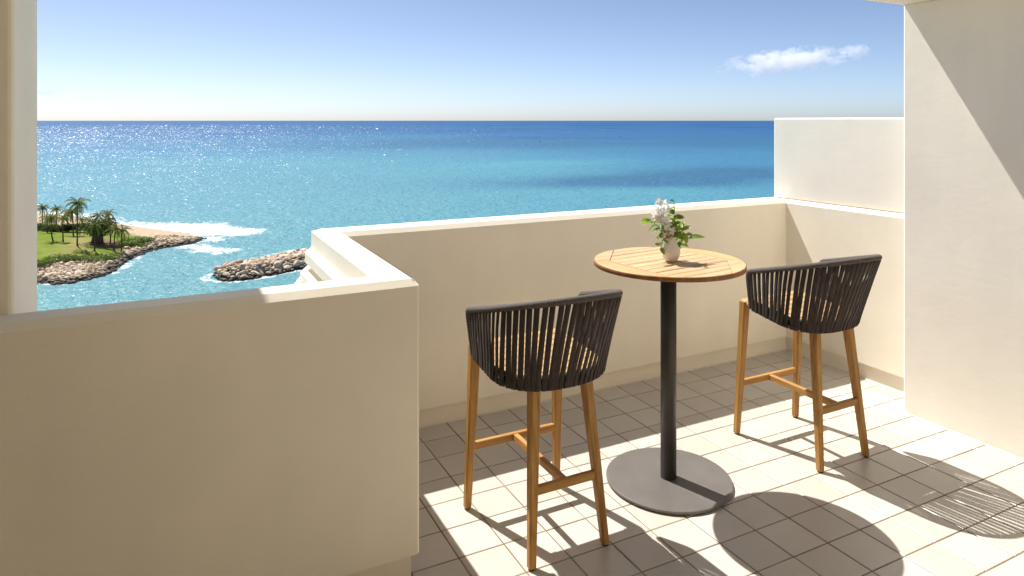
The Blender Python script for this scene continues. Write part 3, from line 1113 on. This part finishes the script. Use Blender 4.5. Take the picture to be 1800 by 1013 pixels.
# chop: added facets tilted towards the viewer to shape the sun glitter
m = Mat('glint_facet')
ca = m.n('ShaderNodeVertexColor', layer_name='tint')
g = m.n('ShaderNodeNewGeometry').outputs['Position']
dif = m.n('ShaderNodeBsdfDiffuse')
m.l(ca.outputs['Color'], dif.inputs['Color'])
glo = m.n('ShaderNodeBsdfGlossy')
glo.inputs['Roughness'].default_value = 0.36
fre = m.n('ShaderNodeFresnel')
fre.inputs['IOR'].default_value = 1.33
mxs = m.n('ShaderNodeMixShader')
m.l(fre.outputs[0], mxs.inputs[0])
m.l(dif.outputs[0], mxs.inputs[1])
m.l(glo.outputs[0], mxs.inputs[2])
m.l(mxs.outputs[0], m.t.nodes['Material Output'].inputs[0])
m.t.nodes.remove(m.b)
NW = 270000
rg = np.random.default_rng(5)
wr = np.exp(rg.uniform(math.log(125), math.log(7000), NW))
wa = np.radians(rg.uniform(-13, 52, NW))
wx, wy = wr * np.sin(wa), wr * np.cos(wa)
okw = ~inside(wx, wy, shore) & (seg_dist(wx, wy, shore) > 2.0) & (seg_dist(wx, wy, bw_axis) > 7.5)
clump = fbm(wa * 40 + 50, np.log(wr) * 26, 3, 303)
okw &= rg.uniform(0, 1, NW) < np.clip(1.05 - np.degrees(wa) / 48, 0, 1) * np.clip((8.85 - np.log(wr)) / 1.7, 0, 1)
okw &= rg.uniform(0, 1, NW) < np.clip((clump - 0.22) * 2.4, 0.15, 1)
wx, wy, wr, wa = wx[okw], wy[okw], wr[okw], wa[okw]
n = len(wx)
yaw_ = rg.normal(-0.22, 0.42, n)                     # facet heading, biased towards the sun glint
tilt = np.radians(np.clip(rg.normal(20, 9, n), 1, 44))
wid = 0.00088 * wr * np.exp(rg.normal(0, 0.35, n))
dep = wid * rg.uniform(0.30, 0.55, n)
# facet axis u (roughly along X), slope axis v falling towards the shore (-Y)
ux, uy = np.cos(yaw_), np.sin(yaw_)
vx, vy = np.sin(yaw_), -np.cos(yaw_)
ct, st_ = np.cos(tilt), np.sin(tilt)
cz = SEA_Z + dep * st_ * 0.8 + 0.12
quad = []
for a, b in ((-1, -0.6), (0, -1), (1, -0.6), (0.75, 0.7), (0, 1), (-0.75, 0.7)):
    quad.append(np.stack([wx + ux * wid * a * 0.5 + vx * ct * dep * b * 0.5, wy + uy * wid * a * 0.5 + vy * ct * dep * b * 0.5, cz - st_ * dep * b * 0.5], -1))
V = np.stack(quad, 1).reshape(-1, 3)
F = np.arange(n * 6).reshape(n, 6)[:, ::-1]
# tint of the water underneath
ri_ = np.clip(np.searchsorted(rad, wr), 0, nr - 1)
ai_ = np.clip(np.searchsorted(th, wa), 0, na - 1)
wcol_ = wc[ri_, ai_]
me = bpy.data.meshes.new('glint_facets')
me.from_pydata(V.tolist(), [], F.tolist())
at_ = me.color_attributes.new('tint', 'FLOAT_COLOR', 'POINT')
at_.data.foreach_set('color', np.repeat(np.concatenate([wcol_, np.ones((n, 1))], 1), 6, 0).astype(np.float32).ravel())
me.materials.append(m.m)
wl = obj('glint_facets', me)
tag(wl, 'small added facets tilted to give sun glitter across the blue sea', 'waves', kind='stuff')


# ------------------------------------------------------------------ headland
def sd_shore(x, y):
    d = seg_dist(x, y, shore)
    return np.where(inside(x, y, shore), d, -d)


def land_h(x, y):
    """height above the sea"""
    ins = inside(x, y, shore)
    a = seg_dist(x, y, near_shore)
    b = seg_dist(x, y, far_shore)
    ha = 3.3 * np.clip(a / 13.0, 0, 1) ** 0.75
    hb = 3.3 * np.clip(b / 34.0, 0, 1) ** 1.1
    h = np.minimum(ha, hb) + 0.15
    out = -np.minimum(a, b) * 0.25
    return np.where(ins, h, out)


lx0, lx1 = min(p[0] for p in shore) - 4, max(p[0] for p in shore) + 8
ly0, ly1 = min(p[1] for p in shore) - 8, max(p[1] for p in shore) + 8
lx0 = max(lx0, -110)
NXg, NYg = 170, 240
gx, gy = np.meshgrid(np.linspace(lx0, lx1, NXg), np.linspace(ly0, ly1, NYg))
hh = land_h(gx, gy) + 0.25 * (fbm(gx / 3, gy / 3, 3, 77) - 0.5)
lawn_poly = [G(p, SEA_Z + 3.2) for p in ((-200, 475), (0, 468), (68, 461), (110, 456), (150, 451), (190, 444), (212, 436), (228, 425), (258, 421), (262, 414), (240, 404), (215, 398), (180, 396), (130, 394), (68, 392), (-200, 384))]
bare_poly = [G(p, SEA_Z + 3.2) for p in ((150, 428), (175, 414), (200, 416), (222, 424), (215, 432), (190, 430))]
dry_poly = [G(p, SEA_Z + 3.2) for p in ((100, 446), (120, 418), (150, 408), (170, 412), (160, 432), (140, 446))]
il = inside(gx, gy, lawn_poly)
ed = seg_dist(gx, gy, lawn_poly + lawn_poly[:1])
gm = np.clip(np.where(il, ed, -ed) / 2.5 + 0.5 + (fbm(gx / 2.5, gy / 2.5, 3, 88) - 0.5) * 1.8, 0, 1)
ib = np.where(inside(gx, gy, bare_poly), 1, -1) * seg_dist(gx, gy, bare_poly + bare_poly[:1])
bmk = np.clip(ib / 2.5 + 0.4 + (fbm(gx / 2, gy / 2, 3, 99) - 0.5) * 2, 0, 1)
idr = np.where(inside(gx, gy, dry_poly), 1, -1) * seg_dist(gx, gy, dry_poly + dry_poly[:1])
dmk = np.clip(idr / 6 + 0.5 + (fbm(gx / 4, gy / 4, 3, 98) - 0.5) * 1.5, 0, 1)
V = np.stack([gx, gy, hh + SEA_Z], -1).reshape(-1, 3)
idx = np.arange(NXg * NYg).reshape(NYg, NXg)
F = np.stack([idx[:-1, :-1], idx[:-1, 1:], idx[1:, 1:], idx[1:, :-1]], -1).reshape(-1, 4)
keep = (V[F][:, :, 2].max(1) > SEA_Z - 1.0)
me = bpy.data.meshes.new('headland')
me.from_pydata(V.tolist(), [], F[keep].tolist())
at_ = me.color_attributes.new('cover', 'FLOAT_COLOR', 'POINT')
at_.data.foreach_set('color', np.stack([gm, bmk, dmk, np.ones_like(gm)], -1).reshape(-1, 4).astype(np.float32).ravel())
me.polygons.foreach_set('use_smooth', [True] * len(me.polygons))
m = Mat('headland_ground')
ca = m.n('ShaderNodeVertexColor', layer_name='cover')
sep = m.n('ShaderNodeSeparateColor')
m.l(ca.outputs['Color'], sep.inputs[0])
g = m.n('ShaderNodeNewGeometry').outputs['Position']
sandc = m.ramp(m.noise(g, 0.8, 5, 0.65), [(0.3, (0.33, 0.25, 0.165)), (0.7, (0.50, 0.40, 0.28))])
grass = m.ramp(m.noise(g, 0.25, 6, 0.7), [(0.3, (0.095, 0.14, 0.016)), (0.55, (0.15, 0.195, 0.024)), (0.75, (0.21, 0.23, 0.04))])
dry = m.ramp(m.noise(g, 0.9, 5, 0.7), [(0.3, (0.20, 0.185, 0.055)), (0.7, (0.28, 0.235, 0.095))])
soil = m.ramp(m.noise(g, 1.3, 5, 0.7), [(0.3, (0.12, 0.075, 0.045)), (0.7, (0.24, 0.16, 0.10))])
c = m.mix(sep.outputs[0], sandc, m.mix(sep.outputs[2], grass, dry))
c = m.mix(sep.outputs[1], c, soil)
m.set(col=c, rough=0.95, spec=0.1, normal=m.bump(m.noise(g, 3.0, 5, 0.7), 0.6, 0.25))
me.materials.append(m.m)
hl = obj('headland', me)
tag(hl, kind='structure')

# ------------------------------------------------------------------ rocks
m = Mat('shore_rock')
oi = m.n('ShaderNodeObjectInfo').outputs['Random']
geo = m.n('ShaderNodeNewGeometry')
pos = geo.outputs['Position']
ri = m.n('ShaderNodeMath', operation='ADD')
m.l(oi, ri.inputs[0])
m.l(geo.outputs['Random Per Island'], ri.inputs[1])
fr = m.n('ShaderNodeMath', operation='FRACT')
m.l(ri.outputs[0], fr.inputs[0])
c = m.ramp(fr.outputs[0], [(0, (0.32, 0.225, 0.145)), (0.3, (0.48, 0.365, 0.255)), (0.7, (0.60, 0.48, 0.355)), (1, (0.70, 0.59, 0.46))])
c = m.mix(m.ramp(m.noise(pos, 2.2, 5, 0.7), [(0.4, (0, 0, 0)), (0.75, (0.6, 0.6, 0.6))]), c, (0.26, 0.19, 0.125))
sepz = m.n('ShaderNodeSeparateXYZ')
m.l(pos, sepz.inputs[0])
wet = m.n('ShaderNodeMapRange')
m.l(sepz.outputs[2], wet.inputs[0])
wet.inputs[1].default_value = SEA_Z + 0.3
wet.inputs[2].default_value = SEA_Z + 1.2
wet.inputs[3].default_value = 1.0
wet.inputs[4].default_value = 0.0
c = m.mix(wet.outputs[0], c, (0.045, 0.036, 0.032))
m.set(col=c, rough=0.85, spec=0.25, normal=m.bump(m.noise(pos, 5, 5, 0.7), 0.7, 0.12))
MAT['rock'] = m.m


def rock_geo(seed):
    bm = bmesh.new()
    bmesh.ops.create_icosphere(bm, subdivisions=2, radius=1.0)
    rr = random.Random(seed)
    off = Vector((rr.uniform(-50, 50), rr.uniform(-50, 50), rr.uniform(-50, 50)))
    planes = [(Vector((rr.gauss(0, 1), rr.gauss(0, 1), rr.gauss(0, 1))).normalized(), rr.uniform(0.55, 0.85)) for _ in range(9)]
    for v in bm.verts:
        for n, d in planes:
            k = v.co.dot(n) - d
            if k > 0: v.co -= n * k * 0.92
        v.co *= 1 + 0.16 * mnoise.noise(v.co * 1.6 + off)
    bmesh.ops.recalc_face_normals(bm, faces=bm.faces)
    V = [tuple(v.co) for v in bm.verts]
    F = [tuple(v.index for v in f.verts) for f in bm.faces]
    bm.free()
    return V, F


ROCKG = [rock_geo(k) for k in range(9)]
ROCKM = [mesh_data('rock', v, f, MAT['rock']) for v, f in ROCKG]
rs = random.Random(21)


def rock_heap(root, spots, n_parts):
    """spots: (x, y, z, size, flat); the largest in view become parts, the rest one heap"""
    spots = sorted(spots, key=lambda s: -s[3] / math.hypot(s[0], s[1]))
    V, F = [], []
    for i, (x, y, z, s, fl) in enumerate(spots):
        k = rs.randrange(len(ROCKG))
        rot = (rs.uniform(-0.5, 0.5), rs.uniform(-0.5, 0.5), rs.uniform(0, 6.28))
        scl = (s * rs.uniform(0.8, 1.35), s * rs.uniform(0.75, 1.1), s * fl * rs.uniform(0.5, 0.8))
        vis = 55 < to_px(x, y, z)[0] < 560
        if i < n_parts and vis:
            o = obj('rock', ROCKM[k], None, (x, y, z))
            o.rotation_euler = rot
            o.scale = scl
            local(o, root)
        else:
            M = Matrix.LocRotScale(Vector((x, y, z)), Matrix.Rotation(rot[2], 3, 'Z').to_quaternion(), Vector(scl))
            b = len(V)
            V += [tuple(M @ Vector(v)) for v in ROCKG[k][0]]
            F += [tuple(q + b for q in f) for f in ROCKG[k][1]]
    if V:
        o = local(obj('rubble', mesh_data('rubble', V, F, MAT['rock'])), root)
        o['kind'] = 'stuff'


rev = empty('rock_revetment', (*near_shore[5], SEA_Z))
tag(rev, 'tan boulder revetment edging the grassy headland with the palms', 'rocks')
spots = []
tries = 0
pl = [Vector((*p, 0)) for p in near_shore]
for _ in range(16000):
    k = rs.randrange(2, len(near_shore) - 1)
    a, b = pl[k], pl[k + 1]
    p = a.lerp(b, rs.random())
    nrm = Vector((-(b - a).y, (b - a).x, 0)).normalized()
    depth_in = 14.0 if k < 8 else (9.0 if k < 10 else 12.0)
    u = rs.uniform(-1.2, depth_in)
    q = p + nrm * u
    X, Y = np.array([q.x]), np.array([q.y])
    if inside(X, Y, lawn_poly)[0] and seg_dist(X, Y, lawn_poly)[0] > 0.6: continue
    if seg_dist(X, Y, far_shore)[0] < 2.0 and k < 11: continue
    ok = True
    s = min(1.5, 0.62 * math.exp(rs.gauss(0, 0.38)))
    for (x2, y2, z2, s2_, _f) in spots:
        if abs(x2 - q.x) < 2 and abs(y2 - q.y) < 2 and math.hypot(x2 - q.x, y2 - q.y) < 0.50 * (s + s2_): ok = False; break
    if not ok: continue
    spots.append((q.x, q.y, SEA_Z + float(land_h(X, Y)[0]) + 0.12, s, 1.0))
rock_heap(rev, spots, 300)

bw = empty('rock_breakwater', (*bw_axis[1], SEA_Z))
tag(bw, 'tan boulder breakwater with dark wet side, in the water beyond the parapet corner', 'rocks')
spots = []
bl = [Vector((*p, 0)) for p in bw_axis]
cum = [0]
for a, b in zip(bl, bl[1:]): cum.append(cum[-1] + (b - a).length)
for _ in range(12000):
    s_ = rs.uniform(-4.5, cum[-1])
    if s_ < 0: i = 0
    else:
        i = max(k for k in range(len(cum) - 1) if cum[k] <= s_)
    a, b = bl[i], bl[i + 1]
    d = (b - a).normalized()
    nrm = Vector((-d.y, d.x, 0))
    u = rs.uniform(-6.2, 6.2)
    rr0 = math.hypot(min(0, s_) * 1.3, u)
    if rr0 > 6.2: continue
    q = a + d * (s_ - cum[i]) + nrm * u
    h = 2.5 * (1 - max(0, (rr0 - 2.9) / 3.3) ** 1.1)
    s = min(1.5, 0.62 * math.exp(rs.gauss(0, 0.38)))
    ok = True
    for (x2, y2, z2, s2_, _f) in spots:
        if abs(x2 - q.x) < 2 and abs(y2 - q.y) < 2 and math.hypot(x2 - q.x, y2 - q.y) < 0.50 * (s + s2_): ok = False; break
    if ok: spots.append((q.x, q.y, SEA_Z + h, s, 1.0))
rock_heap(bw, spots, 220)
# solid core under the breakwater boulders
V, F = [], []
for p, d in zip(bl, [(bl[min(i + 1, len(bl) - 1)] - bl[max(i - 1, 0)]).normalized() for i in range(len(bl))]):
    nrm = Vector((-d.y, d.x, 0))
    for u, h in ((-6.0, -0.6), (-2.9, 1.8), (2.9, 1.8), (6.0, -0.6)): V.append(p + nrm * u + Vector((0, 0, SEA_Z + h)))
for i in range(len(bl) - 1):
    for j in range(3): F.append((i * 4 + j, i * 4 + j + 1, i * 4 + 5 + j, i * 4 + 4 + j))
F.append((0, 1, 2, 3))
local(obj('core', mesh_data('core', V, F, MAT['rock'])), bw)

# ------------------------------------------------------------------ palms and shrubs
m = Mat('palm_trunk')
co = m.coord('Object')
wv = m.n('ShaderNodeTexWave', wave_type='BANDS', bands_direction='Z')
wv.inputs['Scale'].default_value = 2.6
wv.inputs['Distortion'].default_value = 2.0
m.l(co, wv.inputs[0])
m.set(col=m.ramp(wv.outputs['Fac'], [(0.2, (0.075, 0.055, 0.038)), (0.8, (0.155, 0.12, 0.088))]), rough=0.9, spec=0.1)
MAT['trunk'] = m.m


def frond_mat(name, a, b):
    m = Mat(name)
    geo = m.n('ShaderNodeNewGeometry')
    c = m.ramp(geo.outputs['Random Per Island'], [(0, a), (1, b)])
    m.set(col=c, rough=0.5, spec=0.3)
    tr = m.n('ShaderNodeBsdfTranslucent')
    m.l(c, tr.inputs[0])
    mx = m.n('ShaderNodeMixShader')
    mx.inputs[0].default_value = 0.42
    m.l(m.b.outputs[0], mx.inputs[1])
    m.l(tr.outputs[0], mx.inputs[2])
    m.l(mx.outputs[0], m.t.nodes['Material Output'].inputs[0])
    return m.m


MAT['frond'] = frond_mat('palm_frond', (0.07, 0.115, 0.02), (0.25, 0.28, 0.05))
MAT['frond_y'] = frond_mat('palm_frond_yellow', (0.11, 0.12, 0.02), (0.33, 0.30, 0.055))
MAT['shrub'] = frond_mat('shrub_leaf', (0.065, 0.12, 0.016), (0.19, 0.25, 0.035))
MAT['shrub_dark'] = frond_mat('hedge_leaf', (0.035, 0.062, 0.014), (0.10, 0.13, 0.024))


def crown_mesh(seed, mat, nf=24, L=3.6):
    rr = random.Random(seed)
    V, F = [], []
    for k in range(nf):
        az = 2 * PI * k * 0.618034 + rr.uniform(-0.3, 0.3)
        el = R(78) - R(118) * (k / nf) ** 0.9 + rr.uniform(-0.12, 0.12)
        ln = L * rr.uniform(0.8, 1.1) * (0.75 if k < 3 else 1)
        droop = rr.uniform(0.55, 1.0)
        p = Vector((0, 0, 0))
        n = 11
        e = el
        pts = [p.copy()]
        for i in range(n):
            d = Vector((math.cos(az) * math.cos(e), math.sin(az) * math.cos(e), math.sin(e)))
            p = p + d * ln / n
            e -= droop * R(13)
            pts.append(p.copy())
        for i in range(1, n + 1):
            t = (pts[i] - pts[i - 1]).normalized()
            side = t.cross(Vector((0, 0, 1)))
            if side.length < 0.05: side = Vector((-math.sin(az), math.cos(az), 0))
            side.normalize()
            f = i / n
            ll = 0.8 * (math.sin(PI * (0.12 + 0.80 * f)) ** 0.7) * ln / 3.6
            for sg in (-1, 1):
                for q in (0.0, 0.5):
                    a = pts[i - 1].lerp(pts[i], q)
                    tip = a + (side * sg * 0.85 + t * 0.45 + Vector((0, 0, -0.55 - 0.4 * rr.random()))).normalized() * ll * rr.uniform(0.75, 1.1)
                    wv = t * 0.07
                    b = len(V)
                    V += [a - wv, a + wv, tip]
                    F.append((b, b + 1, b + 2))
        b = len(V)
        for i in range(n + 1):
            wv = 0.045 * (1 - i / n) + 0.01
            V += [pts[i] + Vector((0, 0, wv)), pts[i] + Vector((wv, -wv, -wv)), pts[i] + Vector((-wv, wv, -wv))]
        for i in range(n):
            for j in range(3): F.append((b + i * 3 + j, b + i * 3 + (j + 1) % 3, b + i * 3 + 3 + (j + 1) % 3, b + i * 3 + 3 + j))
    return mesh_data('crown', V, F, mat)


CROWNS = [crown_mesh(1, MAT['frond'], 18), crown_mesh(2, MAT['frond'], 16), crown_mesh(3, MAT['frond_y'], 19), crown_mesh(4, MAT['frond'], 21)]
LAND = SEA_Z + 3.3
pxm = lambda x, y: (Vector(ground(x, y, LAND)).xy.length * math.cos(0)) / FPX
PALMS = [
    # base pixel, crown pixel, crown scale, variant, label
    ((75, 398), (75, 362), 1.0, 0, 'coconut palm at the very left, next to the column'),
    ((100, 393), (99, 362), 1.0, 0, 'coconut palm standing near the shore, second from the column'),
    ((95, 426), (91, 386), 1.0, 3, 'coconut palm with a crooked trunk on the lawn'),
    ((111, 427), (111, 386), 0.85, 1, 'slim coconut palm on the lawn left of the tallest palm'),
    ((129, 413), (127, 371), 1.15, 2, 'yellowish coconut palm directly behind the tallest palm'),
    ((136, 434), (137, 359), 1.2, 3, 'tallest coconut palm standing at the middle of the lawn'),
    ((147, 392), (143, 377), 0.8, 1, 'short leaning coconut palm beside the surf'),
    ((170, 394), (172, 370), 0.95, 1, 'coconut palm near the surf, left of the leaning one'),
    ((181, 391), (190, 365), 1.15, 2, 'leaning coconut palm with bright crown against the sea'),
    ((166, 436), (168, 392), 0.9, 0, 'coconut palm in front of the thick dark trunk'),
    ((194, 424), (194, 391), 0.85, 2, 'coconut palm left in the group near the headland tip'),
    ((201, 430), (204, 392), 0.95, 1, 'coconut palm in the middle of the group near the headland tip'),
    ((213, 430), (215, 392), 0.95, 0, 'rightmost coconut palm on the headland'),
    ((83, 410), (84, 385), 0.9, 1, 'low coconut palm over the hedge near the column'),
    ((119, 404), (119, 372), 0.9, 2, 'yellow-green coconut palm behind the slim one'),
]
for i, (b, c, s, v, lb) in enumerate(PALMS):
    B = ground(b[0], b[1], LAND - 0.1)
    X, Y = np.array([B.x]), np.array([B.y])
    gz = SEA_Z + float(land_h(X, Y)[0])
    B.z = gz - 0.1
    fwd = B.x * math.sin(YAW) + B.y * math.cos(YAW)
    hgt = (b[1] - c[1]) * fwd / FPX
    lean = (c[0] - b[0]) * fwd / FPX
    T = B + Vector((CR.x * lean, CR.y * lean, hgt + 0.1))
    p = empty('coconut_palm', B)
    tag(p, lb, 'palm tree', 'coconut palms on the headland')
    mid1 = B.lerp(T, 0.33) + CR * (-lean * 0.18 + random.uniform(-0.3, 0.3))
    mid2 = B.lerp(T, 0.68) + CR * (-lean * 0.10 + random.uniform(-0.25, 0.25))
    if 'crooked' in lb:
        mid1 = mid1 + CR * -0.9
    path = [Vector((0, 0, -0.3)), mid1 - B, mid2 - B, T - B]
    fine = []
    for k in range(10):
        f = k / 9
        fine.append((1 - f) ** 3 * path[0] + 3 * f * (1 - f) ** 2 * path[1] + 3 * f * f * (1 - f) * path[2] + f ** 3 * path[3])
    V, F = sweep(fine, circle_sec(0.17, 8), up=Vector((0, 1, 0)), taper=[1.5, 1.15, 1.0, .95, .9, .85, .8, .78, .75, .75])
    obj('trunk', mesh_data('trunk', V, F, MAT['trunk'], True), p)
    o = obj('crown', CROWNS[v], p, T - B)
    o.rotation_euler = (0, 0, random.uniform(0, 6.28))
    o.scale = (s, s, s)


def leaf_blob(seed, n, rx, ry, rz, size, mat, name='crown'):
    rr = random.Random(seed)
    V, F = [], []
    lumps = [(Vector((rr.uniform(-0.75, 0.75) * rx, rr.uniform(-0.75, 0.75) * ry, rr.uniform(0.25, 0.8) * rz)), rr.uniform(0.3, 0.6)) for _ in range(10)]
    for _ in range(n):
        c, lr = rr.choice(lumps)
        d = Vector((rr.gauss(0, 1), rr.gauss(0, 1), rr.gauss(0, 1))).normalized() * rr.uniform(0.55, 1.0) ** 0.5
        p = c + Vector((d.x * rx * lr, d.y * ry * lr, d.z * rz * lr))
        if p.z < 0.02: p.z = 0.05
        a = Vector((rr.gauss(0, 1), rr.gauss(0, 1), rr.gauss(0, 1))).normalized()
        b_ = a.cross(Vector((rr.gauss(0, 1), rr.gauss(0, 1), rr.gauss(0, 1)))).normalized()
        s = size * rr.uniform(0.6, 1.3)
        k = len(V)
        V += [p - a * s, p + b_ * s * 0.45, p + a * s, p - b_ * s * 0.45]
        F.append((k, k + 1, k + 2, k + 3))
    return mesh_data(name, V, F, mat)


# thick-trunked tree with a drooping skirt
B = ground(171, 425, LAND)
t = empty('spreading_tree', (B.x, B.y, LAND - 0.3))
tag(t, 'broad low tree with a very thick dark trunk among the palms', 'tree')
V, F = sweep([(0, 0, 0), (0.1, 0, 1.6), (0.0, 0.1, 3.4), (0, 0, 4.6)], circle_sec(1.25, 12), up=Vector((0, 1, 0)), taper=[1.25, 1.0, 0.95, 0.7])
obj('trunk', mesh_data('trunk', V, F, MAT['trunk'], True), t)
o = obj('crown', crown_mesh(8, MAT['frond'], 40, 4.4), t, (0, 0, 4.6))
o = obj('crown', leaf_blob(5, 1500, 4.2, 3.6, 4.0, 0.33, MAT['shrub_dark']), t, (0.4, 0, 2.2))

BL = [leaf_blob(30 + k, 900, 2.6, 2.2, 1.5, 0.22, MAT['shrub'], 'shrub') for k in range(4)]
BD = [leaf_blob(50 + k, 1000, 2.6, 1.6, 2.2, 0.24, MAT['shrub_dark'], 'hedge') for k in range(3)]
SHR = [((75, 459), 1.2, 'green shrub by the column at the lawn edge above the rocks'), ((92, 457), 1.3, 'second green shrub from the column above the rocks'), ((108, 454), 1.2, 'third green shrub from the column above the rocks'),
       ((124, 453), 1.2, 'fourth green shrub from the column above the rocks'), ((140, 450), 1.3, 'green shrub right of the tallest palm, above the rocks'), ((156, 448), 1.2, 'green shrub below the tree with the thick trunk'),
       ((172, 446), 1.2, 'green shrub second from the right end of the row above the rocks'), ((187, 441), 1.1, 'green shrub third from the right end above the rocks'), ((201, 436), 0.9, 'green shrub at the right end of the row above the rocks'),
       ((224, 420), 1.3, 'low green shrub on the mound near the headland tip'), ((236, 416), 1.3, 'low green shrub in the middle of the mound near the tip'), ((248, 417), 1.3, 'low green shrub at the far right of the mound'),
       ((228, 421), 0.9, 'low green shrub on the near slope of the mound'), ((241, 419), 0.9, 'low green shrub nearest the rocks on the mound')]
for k, (b, s, lb) in enumerate(SHR):
    B = ground(b[0], b[1], LAND)
    X, Y = np.array([B.x]), np.array([B.y])
    o = obj('shrub', BL[k % 4], None, (B.x, B.y, SEA_Z + float(land_h(X, Y)[0]) - 0.15))
    o.scale = (s * 1.15, s, s * 0.62)
    o.rotation_euler = (0, 0, random.uniform(0, 6.28))
    tag(o, lb, 'shrub', 'shrubs along the headland edge')
hd = empty('hedge_row', tuple(ground(115, 402, LAND)))
tag(hd, 'long dark hedge along the far side of the lawn behind the palms', 'hedge')
for k in range(13):
    px_ = 62 + k * 8.2
    B = ground(px_, 402 + 4.5 * math.sin(k * 0.5) * 0.5 + (k * 0.35), LAND)
    o = obj('hedge', BD[k % 3], None, (B.x, B.y, LAND - 0.3))
    o.scale = (1.0, 1.0, 0.75)
    o.rotation_euler = (0, 0, random.uniform(-0.4, 0.4))
    local(o, hd)


# ------------------------------------------------------------------ clouds
def cloud_mat(name, dens, scale, thr, seed):
    m = bpy.data.materials.new(name)
    m.use_nodes = True
    t = m.node_tree
    t.nodes.remove(t.nodes['Principled BSDF'])
    pv = t.nodes.new('ShaderNodeVolumePrincipled')
    pv.inputs['Color'].default_value = (0.98, 0.98, 0.98, 1)
    pv.inputs['Anisotropy'].default_value = 0.0
    co = t.nodes.new('ShaderNodeTexCoord')
    ln = t.nodes.new('ShaderNodeVectorMath'); ln.operation = 'LENGTH'
    t.links.new(co.outputs['Object'], ln.inputs[0])
    mp = t.nodes.new('ShaderNodeMapping')
    mp.inputs['Scale'].default_value = scale
    mp.inputs['Location'].default_value = (seed, seed * 2, seed * 3)
    t.links.new(co.outputs['Object'], mp.inputs[0])
    nz = t.nodes.new('ShaderNodeTexNoise')
    nz.inputs['Scale'].default_value = 1.0
    nz.inputs['Detail'].default_value = 5
    nz.inputs['Roughness'].default_value = 0.6
    t.links.new(mp.outputs[0], nz.inputs['Vector'])
    a = t.nodes.new('ShaderNodeMath'); a.operation = 'SUBTRACT'          # noise - falloff
    f = t.nodes.new('ShaderNodeMath'); f.operation = 'MULTIPLY'
    t.links.new(ln.outputs['Value'], f.inputs[0]); f.inputs[1].default_value = 0.42
    t.links.new(nz.outputs['Fac'], a.inputs[0]); t.links.new(f.outputs[0], a.inputs[1])
    r = t.nodes.new('ShaderNodeMapRange')
    t.links.new(a.outputs[0], r.inputs[0])
    r.inputs[1].default_value = thr
    r.inputs[2].default_value = thr + 0.2
    r.inputs[3].default_value = 0.0
    r.inputs[4].default_value = dens
    t.links.new(r.outputs[0], pv.inputs['Density'])
    t.links.new(pv.outputs[0], t.nodes['Material Output'].inputs['Volume'])
    return m


def cloud(px, py, wpx, hpx, label, dens, scale, thr, seed, dist=9000.0, tilt=0.0):
    a, b = (px - CX) / FPX, (CY - py) / FPX
    c = Vector((0, 0, CAM_H)) + (CF + CR * a + Vector((0, 0, b))) * dist
    k = dist / FPX
    bm = bmesh.new()
    bmesh.ops.create_icosphere(bm, subdivisions=3, radius=1.0)
    o = bm_obj('cloud', bm, cloud_mat('cloud_' + str(seed), dens, scale, thr, seed), None, False, c)
    o.scale = (wpx * k / 2, wpx * k / 2 * 0.35, hpx * k / 2)
    o.rotation_euler = (0, tilt, -YAW)
    tag(o, label, 'cloud')


cloud(1385, 108, 262, 54, 'long thin white cloud low over the horizon at the right', 0.0055, (6.5, 2.2, 2.2), 0.17, 3.1, tilt=R(-6))
cloud(1503, 91, 62, 32, 'small white puff of cloud right of the long cloud', 0.007, (2.6, 1.4, 1.8), 0.12, 7.7)
cloud(84, 158, 70, 26, 'faint small cloud over the sea beside the left column', 0.004, (1.6, 1.0, 1.2), 0.12, 5.2)
